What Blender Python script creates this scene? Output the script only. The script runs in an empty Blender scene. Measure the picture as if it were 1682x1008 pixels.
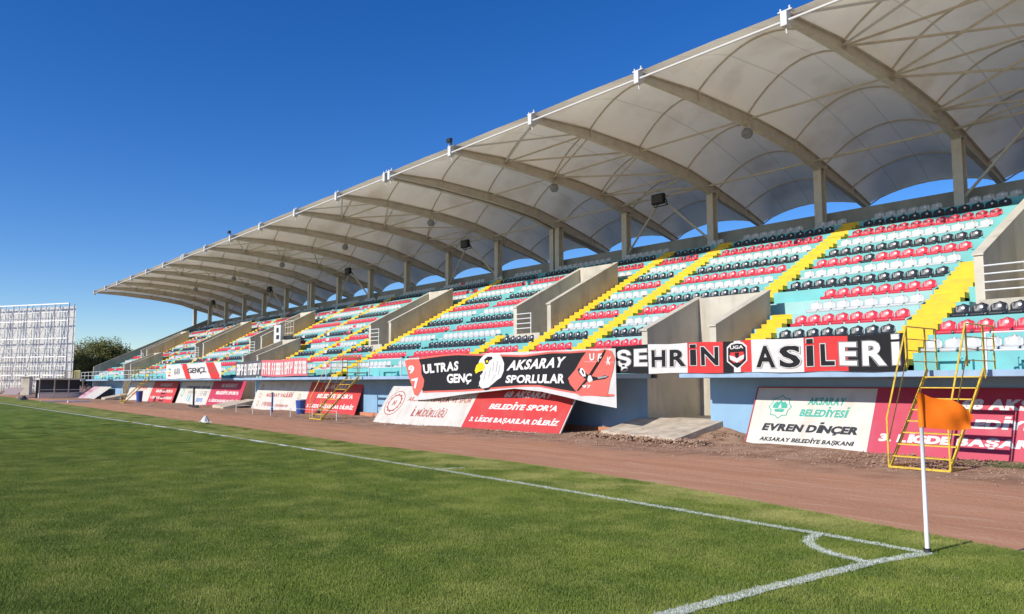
import bpy, bmesh, math, random
from mathutils import Vector, Matrix
import numpy as np
random.seed(7)
sc = bpy.context.scene
COL = sc.collection

# ------------------------------------------------------------------ camera
H = 1.62
CW, CH, CF, HY, VX = 1682.0, 1008.0, 1300.0, 627.0, -215.0
th = math.atan((HY - CH/2)/CF)
F0 = Vector((0, math.cos(th), math.sin(th))); U0 = Vector((0, -math.sin(th), math.cos(th))); R0 = Vector((1, 0, 0))
d = (VX-CW/2)*R0 - (HY-CH/2)*U0 + CF*F0
rot = Matrix.Rotation(math.pi - math.atan2(d.y, d.x), 3, 'Z')
CR, CU, CFW = rot@R0, rot@U0, rot@F0
CAM = Vector((0, 0, H))
cam_d = bpy.data.cameras.new('camera'); cam = bpy.data.objects.new('camera', cam_d); COL.objects.link(cam)
cam_d.sensor_width = 36; cam_d.lens = 36*CF/CW; cam_d.clip_start = .05; cam_d.clip_end = 6000
M = Matrix((CR, CU, -CFW)).transposed().to_4x4(); M.translation = CAM
cam.matrix_world = M
sc.camera = cam

# ------------------------------------------------------------------ light
SUN_EL = math.radians(28.0)
SUN_DIR = Vector((0.05, 1.0, 0)).normalized()          # the way shadows fall
world = bpy.data.worlds.new('World'); sc.world = world; world.use_nodes = True
nt = world.node_tree; bg = nt.nodes['Background']
sky = nt.nodes.new('ShaderNodeTexSky'); sky.sky_type = 'NISHITA'; sky.sun_disc = False
sky.sun_elevation = SUN_EL
sun_az = math.atan2(-SUN_DIR.x, -SUN_DIR.y)            # clockwise from +Y
sky.sun_rotation = sun_az
sky.altitude = 1000; sky.air_density = 1.0; sky.dust_density = 0.0; sky.ozone_density = 4.0
hs = nt.nodes.new('ShaderNodeHueSaturation'); hs.inputs['Saturation'].default_value = 1.30; hs.inputs['Hue'].default_value = .514
nt.links.new(sky.outputs[0], hs.inputs['Color']); nt.links.new(hs.outputs[0], bg.inputs[0]); bg.inputs[1].default_value = 0.118
sl = bpy.data.lights.new('sun', 'SUN'); sl.energy = 4.1; sl.angle = math.radians(.53); sl.color = (1, .95, .87)
so = bpy.data.objects.new('sun', sl); COL.objects.link(so); so.location = (-20, -40, 40)
tosun = Vector((-SUN_DIR.x*math.cos(SUN_EL), -SUN_DIR.y*math.cos(SUN_EL), math.sin(SUN_EL)))
so.rotation_euler = tosun.to_track_quat('Z', 'Y').to_euler()
sc.view_settings.view_transform = 'Standard'; sc.view_settings.look = 'None'
sc.view_settings.exposure = 0.3; sc.view_settings.gamma = 1.0; sc.view_settings.use_curve_mapping = False
sc.cycles.max_bounces = 8; sc.cycles.diffuse_bounces = 4; sc.cycles.transparent_max_bounces = 8
try: sc.cycles.use_denoising = True
except Exception: pass

# ------------------------------------------------------------------ helpers
def ray(x, y): return (x-CW/2)*CR - (y-CH/2)*CU + CF*CFW
def atY(x, y, Y): r = ray(x, y); return CAM + r*(Y/r.y)
def atX(x, y, X): r = ray(x, y); return CAM + r*(X/r.x)
def atZ(x, y, Z): r = ray(x, y); return CAM + r*((Z-H)/r.z)
def atD(x, y, D): return CAM + ray(x, y)*(D/CF)
def atP(x, y, p, n): r = ray(x, y); return CAM + r*((p-CAM).dot(n)/r.dot(n))
def proj(P):
    v = Vector(P)-CAM; w = v.dot(CFW)
    return (CW/2+CF*v.dot(CR)/w, CH/2-CF*v.dot(CU)/w, w)

def wloc(o):
    l = Vector((0, 0, 0))
    while o: l = l + o.location; o = o.parent
    return l
def tag(o, label=None, cat=None, group=None, kind=None):
    if label: o['label'] = label
    if cat: o['category'] = cat
    if group: o['group'] = group
    if kind: o['kind'] = kind
    return o
def empty(name, loc=(0, 0, 0), label=None, cat=None, group=None):
    o = bpy.data.objects.new(name, None); COL.objects.link(o); o.location = loc; o.empty_display_size = .2
    return tag(o, label, cat, group)

class MB:
    def __init__(s): s.v = []; s.f = []; s.m = []
    def add(s, vs, fs, mi=0):
        b = len(s.v); s.v += [tuple(v) for v in vs]; s.f += [tuple(b+i for i in f) for f in fs]; s.m += [mi]*len(fs)
        return s
    def box(s, x0, x1, y0, y1, z0, z1, mi=0):
        vs = [(x, y, z) for z in (z0, z1) for y in (y0, y1) for x in (x0, x1)]
        return s.add(vs, [(0, 2, 3, 1), (4, 5, 7, 6), (0, 1, 5, 4), (2, 6, 7, 3), (0, 4, 6, 2), (1, 3, 7, 5)], mi)
    def prism(s, pts, axis, a, b, mi=0):
        # pts 2D polygon in the two other axes, extruded along axis from a to b
        def mk(p, t):
            if axis == 'x': return (t, p[0], p[1])
            if axis == 'y': return (p[0], t, p[1])
            return (p[0], p[1], t)
        n = len(pts)
        return s.add([mk(p, a) for p in pts]+[mk(p, b) for p in pts],
                     [tuple(range(n))[::-1], tuple(range(n, 2*n))]+[(i, (i+1) % n, n+(i+1) % n, n+i) for i in range(n)], mi)
    def bar(s, a, b, w, h=None, up=(0, 0, 1), mi=0):
        a = Vector(a); b = Vector(b); h = h or w; t = (b-a).normalized(); u = Vector(up)
        if abs(t.dot(u)) > .98: u = Vector((1, 0, 0))
        r = t.cross(u).normalized(); u = r.cross(t).normalized()
        vs = [p+r*(sx*w/2)+u*(sz*h/2) for p in (a, b) for sz in (-1, 1) for sx in (-1, 1)]
        return s.add(vs, [(0, 1, 3, 2), (4, 6, 7, 5), (0, 4, 5, 1), (2, 3, 7, 6), (0, 2, 6, 4), (1, 5, 7, 3)], mi)
    def tube(s, pts, r, n=8, cap=True, mi=0):
        pts = [Vector(p) for p in pts]; b = len(s.v); k = len(pts); u = None
        rs = r if isinstance(r, (list, tuple)) else [r]*k
        for i, p in enumerate(pts):
            t = (pts[min(i+1, k-1)]-pts[max(i-1, 0)]).normalized()
            if u is None: u = Vector((0, 0, 1)) if abs(t.z) < .9 else Vector((1, 0, 0))
            w = t.cross(u).normalized(); u = w.cross(t).normalized()
            for j in range(n):
                a = 2*math.pi*j/n
                s.v.append(tuple(p+(w*math.cos(a)+u*math.sin(a))*rs[i]))
        for i in range(k-1):
            for j in range(n):
                s.f.append((b+i*n+j, b+i*n+(j+1) % n, b+(i+1)*n+(j+1) % n, b+(i+1)*n+j)); s.m.append(mi)
        if cap:
            s.f.append(tuple(b+j for j in range(n))); s.m.append(mi)
            s.f.append(tuple(b+(k-1)*n+j for j in range(n))[::-1]); s.m.append(mi)
        return s
    def grid(s, fn, nu, nv, mi=0):
        b = len(s.v)
        for i in range(nu+1):
            for j in range(nv+1): s.v.append(tuple(fn(i/nu, j/nv)))
        for i in range(nu):
            for j in range(nv):
                q = b+i*(nv+1)+j; s.f.append((q, q+nv+1, q+nv+2, q+1)); s.m.append(mi)
        return s
    def build(s, name, mats, parent=None, smooth=False, label=None, bevel=0, solid=0):
        me = bpy.data.meshes.new(name)
        off = wloc(parent) if parent else Vector((0, 0, 0))
        me.from_pydata([(v[0]-off.x, v[1]-off.y, v[2]-off.z) for v in s.v], [], s.f)
        if not isinstance(mats, (list, tuple)): mats = [mats]
        for m in mats: me.materials.append(m)
        if len(mats) > 1: me.polygons.foreach_set('material_index', s.m)
        if smooth: me.polygons.foreach_set('use_smooth', [True]*len(me.polygons))
        me.update()
        o = bpy.data.objects.new(name, me); COL.objects.link(o)
        if parent: o.parent = parent
        if label: o['label'] = label
        if bevel:
            m = o.modifiers.new('b', 'BEVEL'); m.width = bevel; m.segments = 1; m.limit_method = 'ANGLE'
        if solid:
            m = o.modifiers.new('s', 'SOLIDIFY'); m.thickness = solid
        return o
def copy_tree(o, parent=None):
    c = o.copy(); COL.objects.link(c)
    c.parent = parent
    for ch in o.children: copy_tree(ch, c)
    return c

# ------------------------------------------------------------------ materials
def mat(name, col, rough=.6, var=.0, scale=3.0, col2=None, bump=0.0, bscale=40, spec=.5, metal=0, trans=0, streak=0, stain=None, sscale=.8, samt=.5):
    m = bpy.data.materials.new(name); m.use_nodes = True; t = m.node_tree; N = t.nodes; L = t.links
    b = N['Principled BSDF']; b.inputs['Base Color'].default_value = (*col, 1); b.inputs['Roughness'].default_value = rough
    b.inputs['Metallic'].default_value = metal; b.inputs['Specular IOR Level'].default_value = spec
    cur = None
    geo = N.new('ShaderNodeNewGeometry')
    def noise(sc_, det=5, vec=None):
        n = N.new('ShaderNodeTexNoise'); n.inputs['Scale'].default_value = sc_; n.inputs['Detail'].default_value = det
        L.new(vec or geo.outputs['Position'], n.inputs['Vector']); return n
    if var or col2:
        n = noise(scale); r = N.new('ShaderNodeMapRange'); r.inputs[1].default_value = .3; r.inputs[2].default_value = .7
        L.new(n.outputs['Fac'], r.inputs[0])
        mx = N.new('ShaderNodeMix'); mx.data_type = 'RGBA'; L.new(r.outputs[0], mx.inputs[0])
        c2 = col2 or tuple(c*(1-var) for c in col)
        c1 = col if col2 else tuple(min(1, c*(1+var*.5)) for c in col)
        mx.inputs[6].default_value = (*c1, 1); mx.inputs[7].default_value = (*c2, 1); cur = mx.outputs[2]
    if stain:
        mp = N.new('ShaderNodeMapping'); mp.inputs['Scale'].default_value = (1, 1, .25 if streak else 1)
        L.new(geo.outputs['Position'], mp.inputs['Vector'])
        n = noise(sscale, 8, mp.outputs[0]); r = N.new('ShaderNodeMapRange'); r.inputs[1].default_value = .5; r.inputs[2].default_value = .72
        r.inputs[4].default_value = samt
        L.new(n.outputs['Fac'], r.inputs[0])
        mx = N.new('ShaderNodeMix'); mx.data_type = 'RGBA'; L.new(r.outputs[0], mx.inputs[0])
        if cur: L.new(cur, mx.inputs[6])
        else: mx.inputs[6].default_value = (*col, 1)
        mx.inputs[7].default_value = (*stain, 1); cur = mx.outputs[2]
    if cur: L.new(cur, b.inputs['Base Color'])
    if bump:
        n = noise(bscale, 6); bp = N.new('ShaderNodeBump'); bp.inputs['Strength'].default_value = bump; bp.inputs['Distance'].default_value = .02
        L.new(n.outputs['Fac'], bp.inputs['Height']); L.new(bp.outputs[0], b.inputs['Normal'])
    if trans:
        out = N['Material Output']; tr = N.new('ShaderNodeBsdfTranslucent'); mxs = N.new('ShaderNodeMixShader'); mxs.inputs[0].default_value = trans
        if cur: L.new(cur, tr.inputs[0])
        else: tr.inputs[0].default_value = (*col, 1)
        L.new(b.outputs[0], mxs.inputs[1]); L.new(tr.outputs[0], mxs.inputs[2]); L.new(mxs.outputs[0], out.inputs[0])
    return m
M_conc = mat('concrete_cream', (.57, .52, .42), .85, .12, 1.3, bump=.3, stain=(.30, .265, .21), sscale=1.5, samt=.6, streak=1)
M_grey = mat('concrete_grey', (.36, .335, .28), .9, .15, 1.0, bump=.2, stain=(.18, .17, .16), sscale=.9, samt=.5, streak=1)
M_ramp = mat('ramp_concrete', (.62, .52, .39), .9, .25, 2.5, bump=.5, stain=(.36, .25, .17), sscale=2.6, samt=.7)
M_turq = mat('turquoise_paint', (.16, .485, .465), .6, .10, 2.0, bump=.1, stain=(.20, .46, .44), sscale=1.3, samt=.6)
M_pale = mat('faded_aqua_paint', (.33, .56, .53), .7, .10, 2.0, bump=.1, stain=(.42, .56, .52), sscale=1.0, samt=.6)
M_yel = mat('yellow_paint', (.78, .49, .012), .6, .10, 3.0, bump=.1, stain=(.55, .40, .06), sscale=3.0, samt=.5)
M_blue = mat('blue_paint', (.25, .42, .58), .6, .08, 1.5, bump=.1, stain=(.13, .27, .45), sscale=.9, samt=.4, streak=1)
M_slab = mat('slab_blue', (.30, .43, .58), .6, .1, 2.0, bump=.1, stain=(.22, .30, .38), sscale=2.5, samt=.5)
M_orange = mat('orange_footing', (.52, .22, .12), .85, .15, 5, bump=.3)
M_steel = mat('roof_steel', (.64, .58, .47), .5, .08, 3.0, stain=(.36, .31, .25), sscale=2.0, samt=.35)
M_wsteel = mat('white_steel', (.66, .65, .61), .4, .05, 3.0)
M_memb = mat('membrane', (.86, .775, .60), .75, .05, .6, trans=.30, stain=(.62, .52, .36), sscale=.5, samt=.7)
def add_seams(m, period, off, width, col, axis=0, amt=.5):
    N = m.node_tree.nodes; L = m.node_tree.links; b = N['Principled BSDF']; src = b.inputs['Base Color'].links[0].from_socket
    g = N.new('ShaderNodeNewGeometry'); sx = N.new('ShaderNodeSeparateXYZ'); L.new(g.outputs['Position'], sx.inputs[0])
    a = N.new('ShaderNodeMath'); a.operation = 'ADD'; a.inputs[1].default_value = off; L.new(sx.outputs[axis], a.inputs[0])
    p = N.new('ShaderNodeMath'); p.operation = 'PINGPONG'; p.inputs[1].default_value = period/2; L.new(a.outputs[0], p.inputs[0])
    l = N.new('ShaderNodeMath'); l.operation = 'LESS_THAN'; l.inputs[1].default_value = width/2; L.new(p.outputs[0], l.inputs[0])
    k = N.new('ShaderNodeMath'); k.operation = 'MULTIPLY'; k.inputs[1].default_value = amt; L.new(l.outputs[0], k.inputs[0])
    mx = N.new('ShaderNodeMix'); mx.data_type = 'RGBA'; L.new(k.outputs[0], mx.inputs[0]); L.new(src, mx.inputs[6]); mx.inputs[7].default_value = (*col, 1)
    for lk in list(b.inputs['Base Color'].links): pass
    tg = [lk.to_socket for lk in list(src.links) if lk.to_socket != mx.inputs[6]]
    for t_ in tg: L.new(mx.outputs[2], t_)
add_seams(M_memb, 1.5, .85, .05, (.52, .46, .36))

M_rail = mat('rail_paint', (.72, .73, .72), .4, .08, 5)
M_yrail = mat('yellow_steel', (.74, .50, .05), .45, .15, 8, stain=(.28, .16, .05), sscale=9, samt=.6)
M_black = mat('black_metal', (.02, .02, .02), .5)
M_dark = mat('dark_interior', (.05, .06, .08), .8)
M_glass = mat('lamp_glass', (.22, .23, .24), .15, spec=.8)
SEATC = {}
for n_, c_, st_ in (('red', (.60, .03, .055), .42), ('black', (.016, .02, .027), .42), ('white', (.52, .53, .52), .42)):
    SEATC[n_] = mat('seat_'+n_, c_, st_, .12, 1.2, spec=.55)
M_disc = mat('pale_disc', (.82, .80, .80), .3)  # small pale disc set on each seat back
M_bracket = mat('seat_bracket', (.10, .12, .12), .6)

# ------------------------------------------------------------------ lettering
_tc = {}
def glyph(ch, bold):
    key = (ch, bold)
    if key in _tc: return _tc[key]
    if ch in 'Iİ':
        b = .085+bold; h_ = .73+bold; vs = [(.12-.0, -bold), (.12+b*2, -bold), (.12+b*2, h_), (.12, h_)]; fs = [(0, 1, 2, 3)]
        if ch == 'İ': vs += [(.12, .82+bold), (.12+b*2, .82+bold), (.12+b*2, .96+2*bold), (.12, .96+2*bold)]; fs.append((4, 5, 6, 7))
        r = ([Vector((x, y, 0)) for x, y in vs], fs); _tc[key] = r; return r
    c = bpy.data.curves.new('t', 'FONT'); c.body = ch; c.size = 1; c.offset = bold; c.resolution_u = 3; c.fill_mode = 'FRONT'
    o = bpy.data.objects.new('t', c); COL.objects.link(o)
    dg = bpy.context.evaluated_depsgraph_get(); e = o.evaluated_get(dg); me = e.to_mesh()
    r = ([v.co.copy() for v in me.vertices], [tuple(p.vertices) for p in me.polygons])
    e.to_mesh_clear(); bpy.data.objects.remove(o); bpy.data.curves.remove(c)
    _tc[key] = r; return r
def text_mesh(s, bold=.02, shear=.0):
    key = (s, bold, shear)
    if key in _tc: return _tc[key]
    vs = []; fs = []; x = 0
    for ch in s:
        if ch == ' ': x += .30; continue
        gv, gf = glyph(ch, bold); g0, _ = glyph(ch, 0.0)
        lo_, hi_ = min(v.x for v in g0), max(v.x for v in g0); b = len(vs)
        vs += [(v.x-lo_+x+v.y*shear, v.y) for v in gv]; fs += [tuple(b+i for i in f) for f in gf]
        x += (hi_-lo_)+.095+max(0, bold-.03)*1.2
    x0 = min(v[0] for v in vs); x1 = max(v[0] for v in vs); y0 = min(v[1] for v in vs); y1 = max(v[1] for v in vs)
    r = ([((a-x0)/(x1-x0), (c-y0)/(y1-y0)) for a, c in vs], fs, x1-x0, y1-y0)
    _tc[key] = r
    return r
def quad_fn(bl, br, tr, tl):
    bl, br, tr, tl = map(Vector, (bl, br, tr, tl))
    return lambda u, v: (bl*(1-u)+br*u)*(1-v)+(tl*(1-u)+tr*u)*v
def put_text(mb, s, fn, off=Vector((0, 0, 0)), bold=.02, shear=.0, mi=0, grow=0.0):
    vs, fs, tw, t_h = text_mesh(s, bold, shear); gu = grow/tw; gv = grow/t_h
    mb.add([fn(-gu+u*(1+2*gu), -gv+v*(1+2*gv))+off for u, v in vs], fs, mi)
def poly3(mb, pts, mi=0):
    # flat filled polygon from 3D points (ear-clipped by Blender)
    from mathutils.geometry import tessellate_polygon
    tr = tessellate_polygon([[Vector(p) for p in pts]])
    mb.add(pts, [tuple(t) for t in tr], mi)

# ------------------------------------------------------------------ ground
TR = -0.20
edge = [(8, 6.6), (2, 7.75), (-1.2, 8.2), (-2.94, 8.62), (-3.41, 8.73), (-4.44, 8.95), (-5.36, 9.19), (-6.88, 9.52), (-8.47, 9.82), (-10.39, 10.05),
        (-12.74, 10.20), (-15.3, 10.18), (-18.38, 10.05), (-22.35, 10.15), (-29.21, 10.41), (-41.15, 10.79), (-68.99, 11.48), (-100, 11.9), (-112, 11.9)]
def edgeY(x):
    for (a, ya), (b, yb) in zip(edge, edge[1:]):
        if b <= x <= a: return ya+(yb-ya)*(x-a)/(b-a)
    return edge[0][1] if x > 0 else edge[-1][1]

def ground_mat():
    m = bpy.data.materials.new('track_dirt'); m.use_nodes = True; N = m.node_tree.nodes; L = m.node_tree.links; b = N['Principled BSDF']
    b.inputs['Roughness'].default_value = .95; b.inputs['Specular IOR Level'].default_value = .15
    g = N.new('ShaderNodeNewGeometry')
    mp = N.new('ShaderNodeMapping'); mp.inputs['Scale'].default_value = (.12, 1.6, 1); L.new(g.outputs['Position'], mp.inputs['Vector'])
    def noise(s, d, v): n = N.new('ShaderNodeTexNoise'); n.inputs['Scale'].default_value = s; n.inputs['Detail'].default_value = d; L.new(v, n.inputs['Vector']); return n.outputs['Fac']
    def mr(x, a, c, lo=0, hi=1): r = N.new('ShaderNodeMapRange'); r.inputs[1].default_value = a; r.inputs[2].default_value = c; r.inputs[3].default_value = lo; r.inputs[4].default_value = hi; L.new(x, r.inputs[0]); return r.outputs[0]
    def mix(f, a, c):
        x = N.new('ShaderNodeMix'); x.data_type = 'RGBA'
        L.new(f, x.inputs[0])
        for i, q in ((6, a), (7, c)):
            if isinstance(q, tuple): x.inputs[i].default_value = (*q, 1)
            else: L.new(q, x.inputs[i])
        return x.outputs[2]
    smooth = mix(mr(noise(1.2, 6, mp.outputs[0]), .3, .7), (.60, .305, .175), (.50, .24, .13))
    smooth = mix(mr(noise(4.5, 4, mp.outputs[0]), .56, .64, 0, .6), smooth, (.66, .42, .28))
    rough_c = mix(mr(noise(2.2, 8, g.outputs['Position']), .35, .65), (.27, .145, .09), (.46, .285, .185))
    sx = N.new('ShaderNodeSeparateXYZ'); L.new(g.outputs['Position'], sx.inputs[0])
    ad = N.new('ShaderNodeMath'); ad.operation = 'ADD'; L.new(sx.outputs['Y'], ad.inputs[0]); L.new(mr(noise(.35, 4, g.outputs['Position']), 0, 1, -2.2, 2.2), ad.inputs[1])
    dirt = mix(mr(ad.outputs[0], 14.6, 16.6), smooth, rough_c)
    speck = mix(mr(noise(45, 3, g.outputs['Position']), .58, .7, 0, .45), dirt, (.50, .38, .29))
    L.new(speck, b.inputs['Base Color'])
    bp = N.new('ShaderNodeBump'); bp.inputs['Strength'].default_value = .6; bp.inputs['Distance'].default_value = .03
    L.new(noise(18, 8, g.outputs['Position']), bp.inputs['Height']); L.new(bp.outputs[0], b.inputs['Normal'])
    return m
M_dirt = ground_mat()
mb = MB()
def dirt_z(x, y):
    z = TR
    if 15.8 < y < 21.5: z += max(0, (y-16.6))*.028*(0.6+.4*math.sin(x*.9)) if y > 16.6 else 0
    return z+random.uniform(-.012, .012)
xs = [40-i*.5 for i in range(0, 330)]
ys = [6+.35*i for i in range(0, 46)]
xs2 = [2000, 200]+xs+[-400, -3000]; ys2 = [-2000, -200]+ys+[60, 3000]
b0 = []
for x in xs2:
    for y in ys2: mb.v.append((x, y, dirt_z(x, y) if 7 < y < 21.6 and -124 < x < 40 else TR))
n = len(ys2)
for i in range(len(xs2)-1):
    for j in range(n-1): mb.f.append((i*n+j, i*n+j+1, (i+1)*n+j+1, (i+1)*n+j)); mb.m.append(0)
tag(mb.build('ground', M_dirt, smooth=True), kind='structure')

def grass_mat(name, blade=False):
    m = bpy.data.materials.new(name); m.use_nodes = True; N = m.node_tree.nodes; L = m.node_tree.links; b = N['Principled BSDF']
    b.inputs['Roughness'].default_value = .7 if blade else .95; b.inputs['Specular IOR Level'].default_value = .25 if blade else .1
    g = N.new('ShaderNodeNewGeometry')
    def noise(s, dt, v=None, sc_=None):
        n_ = N.new('ShaderNodeTexNoise'); n_.inputs['Scale'].default_value = s; n_.inputs['Detail'].default_value = dt
        if sc_:
            mp = N.new('ShaderNodeMapping'); mp.inputs['Scale'].default_value = sc_; L.new(g.outputs['Position'], mp.inputs['Vector']); L.new(mp.outputs[0], n_.inputs['Vector'])
        else: L.new(g.outputs['Position'], n_.inputs['Vector'])
        return n_.outputs['Fac']
    def mr(x, a, c, lo=0, hi=1): r = N.new('ShaderNodeMapRange'); r.inputs[1].default_value = a; r.inputs[2].default_value = c; r.inputs[3].default_value = lo; r.inputs[4].default_value = hi; L.new(x, r.inputs[0]); return r.outputs[0]
    def mix(f, a, c):
        x = N.new('ShaderNodeMix'); x.data_type = 'RGBA'; L.new(f, x.inputs[0])
        for i, q in ((6, a), (7, c)):
            if isinstance(q, tuple): x.inputs[i].default_value = (*q, 1)
            else: L.new(q, x.inputs[i])
        return x.outputs[2]
    k = 2.1 if blade else 2.15
    c = mix(mr(noise(.45, 4, sc_=(1, .5, 1)), .35, .65), (.098*k, .130*k, .016*k), (.056*k, .090*k, .009*k))
    c = mix(mr(noise(.9, 6, sc_=(.5, 1.6, 1)), .40, .60, 0, .75), c, (.034*k, .066*k, .007*k))
    c = mix(mr(noise(1.7, 5), .46, .68, 0, .8), c, (.150*k, .165*k, .036*k))
    c = mix(mr(noise(6, 4), .58, .8, 0, .5), c, (.17*k, .165*k, .065*k))
    # thin dry strip outside the line
    sx = N.new('ShaderNodeSeparateXYZ'); L.new(g.outputs['Position'], sx.inputs[0])
    f1 = mr(sx.outputs['Y'], 8.0, 8.6)
    mul = N.new('ShaderNodeMath'); mul.operation = 'MULTIPLY'; L.new(f1, mul.inputs[0]); L.new(mr(noise(1.1, 4), .4, .62), mul.inputs[1])
    c = mix(mul.outputs[0], c, (.21*k, .20*k, .065*k))
    if blade:
        c = mix(mr(noise(150, 2), .48, .66, 0, .75), c, (.42, .42, .12))
        c = mix(mr(noise(90, 2), .52, .68, 0, .7), c, (.035, .065, .01))
    else:
        c = mix(mr(noise(45, 4), .42, .65, 0, .75), c, (.04, .065, .010))
    L.new(c, b.inputs['Base Color'])
    if not blade:
        bp = N.new('ShaderNodeBump'); bp.inputs['Strength'].default_value = .7; bp.inputs['Distance'].default_value = .02
        L.new(noise(38, 6), bp.inputs['Height']); L.new(bp.outputs[0], b.inputs['Normal'])
    return m
M_grass = grass_mat('turf'); M_blade = grass_mat('turf_blades', True)
# pitch: a raised sheet whose far edge rolls down to the track
mb = MB()
ex = []
x = 8.0
while x > -112: ex.append(x); x -= .35 if x > -30 else 1.2
ring = [(-60, 0), (-4, 0), (-.5, 0), (-.12, -.004), (0, -.03), (.07, -.12), (.13, -.30)]
for x in ex:
    j = random.uniform(-.05, .05); e = edgeY(x)+j
    for dy, z in ring: mb.v.append((x, e+dy, z))
n = len(ring)
for i in range(len(ex)-1):
    for j in range(n-1): mb.f.append((i*n+j, (i+1)*n+j, (i+1)*n+j+1, i*n+j+1)); mb.m.append(0)
tag(mb.build('grass_pitch', M_grass, smooth=True), kind='structure')

# mown blades near the camera: geometry nodes, a patch of cones repeated on points
def blades(name, pts, patch, density, hgt, rad, material, tilt=.6, scl=(.6, 1.3)):
    me = bpy.data.meshes.new(name); me.from_pydata(pts, [], [])
    o = bpy.data.objects.new(name, me); COL.objects.link(o); me.materials.append(material)
    ng = bpy.data.node_groups.new(name, 'GeometryNodeTree')
    ng.interface.new_socket('Geometry', in_out='INPUT', socket_type='NodeSocketGeometry'); ng.interface.new_socket('Geometry', in_out='OUTPUT', socket_type='NodeSocketGeometry')
    N = ng.nodes; L = ng.links
    gi = N.new('NodeGroupInput'); go = N.new('NodeGroupOutput')
    gr = N.new('GeometryNodeMeshGrid'); gr.inputs['Size X'].default_value = patch; gr.inputs['Size Y'].default_value = patch; gr.inputs['Vertices X'].default_value = 2; gr.inputs['Vertices Y'].default_value = 2
    ds = N.new('GeometryNodeDistributePointsOnFaces'); ds.inputs['Density'].default_value = density
    co = N.new('GeometryNodeMeshCone'); co.fill_type = 'NONE'; co.inputs['Vertices'].default_value = 3; co.inputs['Radius Top'].default_value = 0.0003; co.inputs['Radius Bottom'].default_value = rad; co.inputs['Depth'].default_value = hgt
    rv = N.new('FunctionNodeRandomValue'); rv.data_type = 'FLOAT_VECTOR'; rv.inputs[0].default_value = (-tilt, -tilt, 0); rv.inputs[1].default_value = (tilt, tilt, 6.28)
    rs = N.new('FunctionNodeRandomValue'); rs.data_type = 'FLOAT'; rs.inputs[2].default_value = scl[0]; rs.inputs[3].default_value = scl[1]; rs.inputs['Seed'].default_value = 3
    ip = N.new('GeometryNodeInstanceOnPoints'); rl = N.new('GeometryNodeRealizeInstances'); sm = N.new('GeometryNodeSetMaterial'); sm.inputs['Material'].default_value = material
    L.new(gr.outputs['Mesh'], ds.inputs['Mesh']); L.new(ds.outputs['Points'], ip.inputs['Points']); L.new(co.outputs['Mesh'], ip.inputs['Instance'])
    L.new(rv.outputs[0], ip.inputs['Rotation']); L.new(rs.outputs[1], ip.inputs['Scale']); L.new(ip.outputs[0], rl.inputs[0]); L.new(rl.outputs[0], sm.inputs['Geometry'])
    mp = N.new('GeometryNodeMeshToPoints'); L.new(gi.outputs[0], mp.inputs['Mesh'])
    i2 = N.new('GeometryNodeInstanceOnPoints'); L.new(mp.outputs[0], i2.inputs['Points']); L.new(sm.outputs[0], i2.inputs['Instance'])
    r2 = N.new('FunctionNodeRandomValue'); r2.data_type = 'INT'; r2.inputs[4].default_value = 0; r2.inputs[5].default_value = 3
    mu = N.new('ShaderNodeMath'); mu.operation = 'MULTIPLY'; mu.inputs[1].default_value = math.pi/2; L.new(r2.outputs[2], mu.inputs[0])
    cx = N.new('ShaderNodeCombineXYZ'); L.new(mu.outputs[0], cx.inputs[2]); L.new(cx.outputs[0], i2.inputs['Rotation'])
    L.new(i2.outputs[0], go.inputs[0])
    md = o.modifiers.new('g', 'NODES'); md.node_group = ng
    return o
pts = []
P_ = .5
for i in range(-70, 6):
    for j in range(-10, 24):
        x = i*P_; y = j*P_+.25
        if y+P_*.5 > min(edgeY(x-.25), edgeY(x+.25))+.06: continue
        px, py, w = proj((x, y, 0))
        if w < 1 or w > 34 or random.random() < (w-17)/17 or px < -120 or px > 1800 or py > 1180: continue
        pts.append((x, y, .004))
tag(blades('turf_blades', pts, P_, 9500, .022, .0020, M_blade), 'short mown green grass blades covering the near pitch', 'grass', kind='stuff')
pts = []
x = 7.9
while x > -40:
    for dy in (.62, .47, .32, .17, .05):
        px, py, w = proj((x, edgeY(x)-dy, 0))
        if 1 < w < 34 and random.random() > (w-17)/17 and -100 < px < 1800: pts.append((x+random.uniform(-.03, .03), edgeY(x)-dy, .0))
    x -= .14
tag(blades('rim_blades', pts, .17, 9500, .024, .0020, M_blade), 'short grass blades on the rim strip outside the touchline', 'grass', kind='stuff')
# ragged taller tufts along the grass edge
random.seed(3)
pts = []
x = 4.0
while x > -34:
    pts.append((x, edgeY(x)-.05+random.uniform(-.05, .04), -.02)); x -= random.uniform(.05, .11)
tag(blades('edge_tufts', pts, .12, 3200, .045, .0024, M_blade, .8, (.5, 1.4)), 'ragged longer grass along the rim of the pitch by the track', 'grass', kind='stuff')

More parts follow.
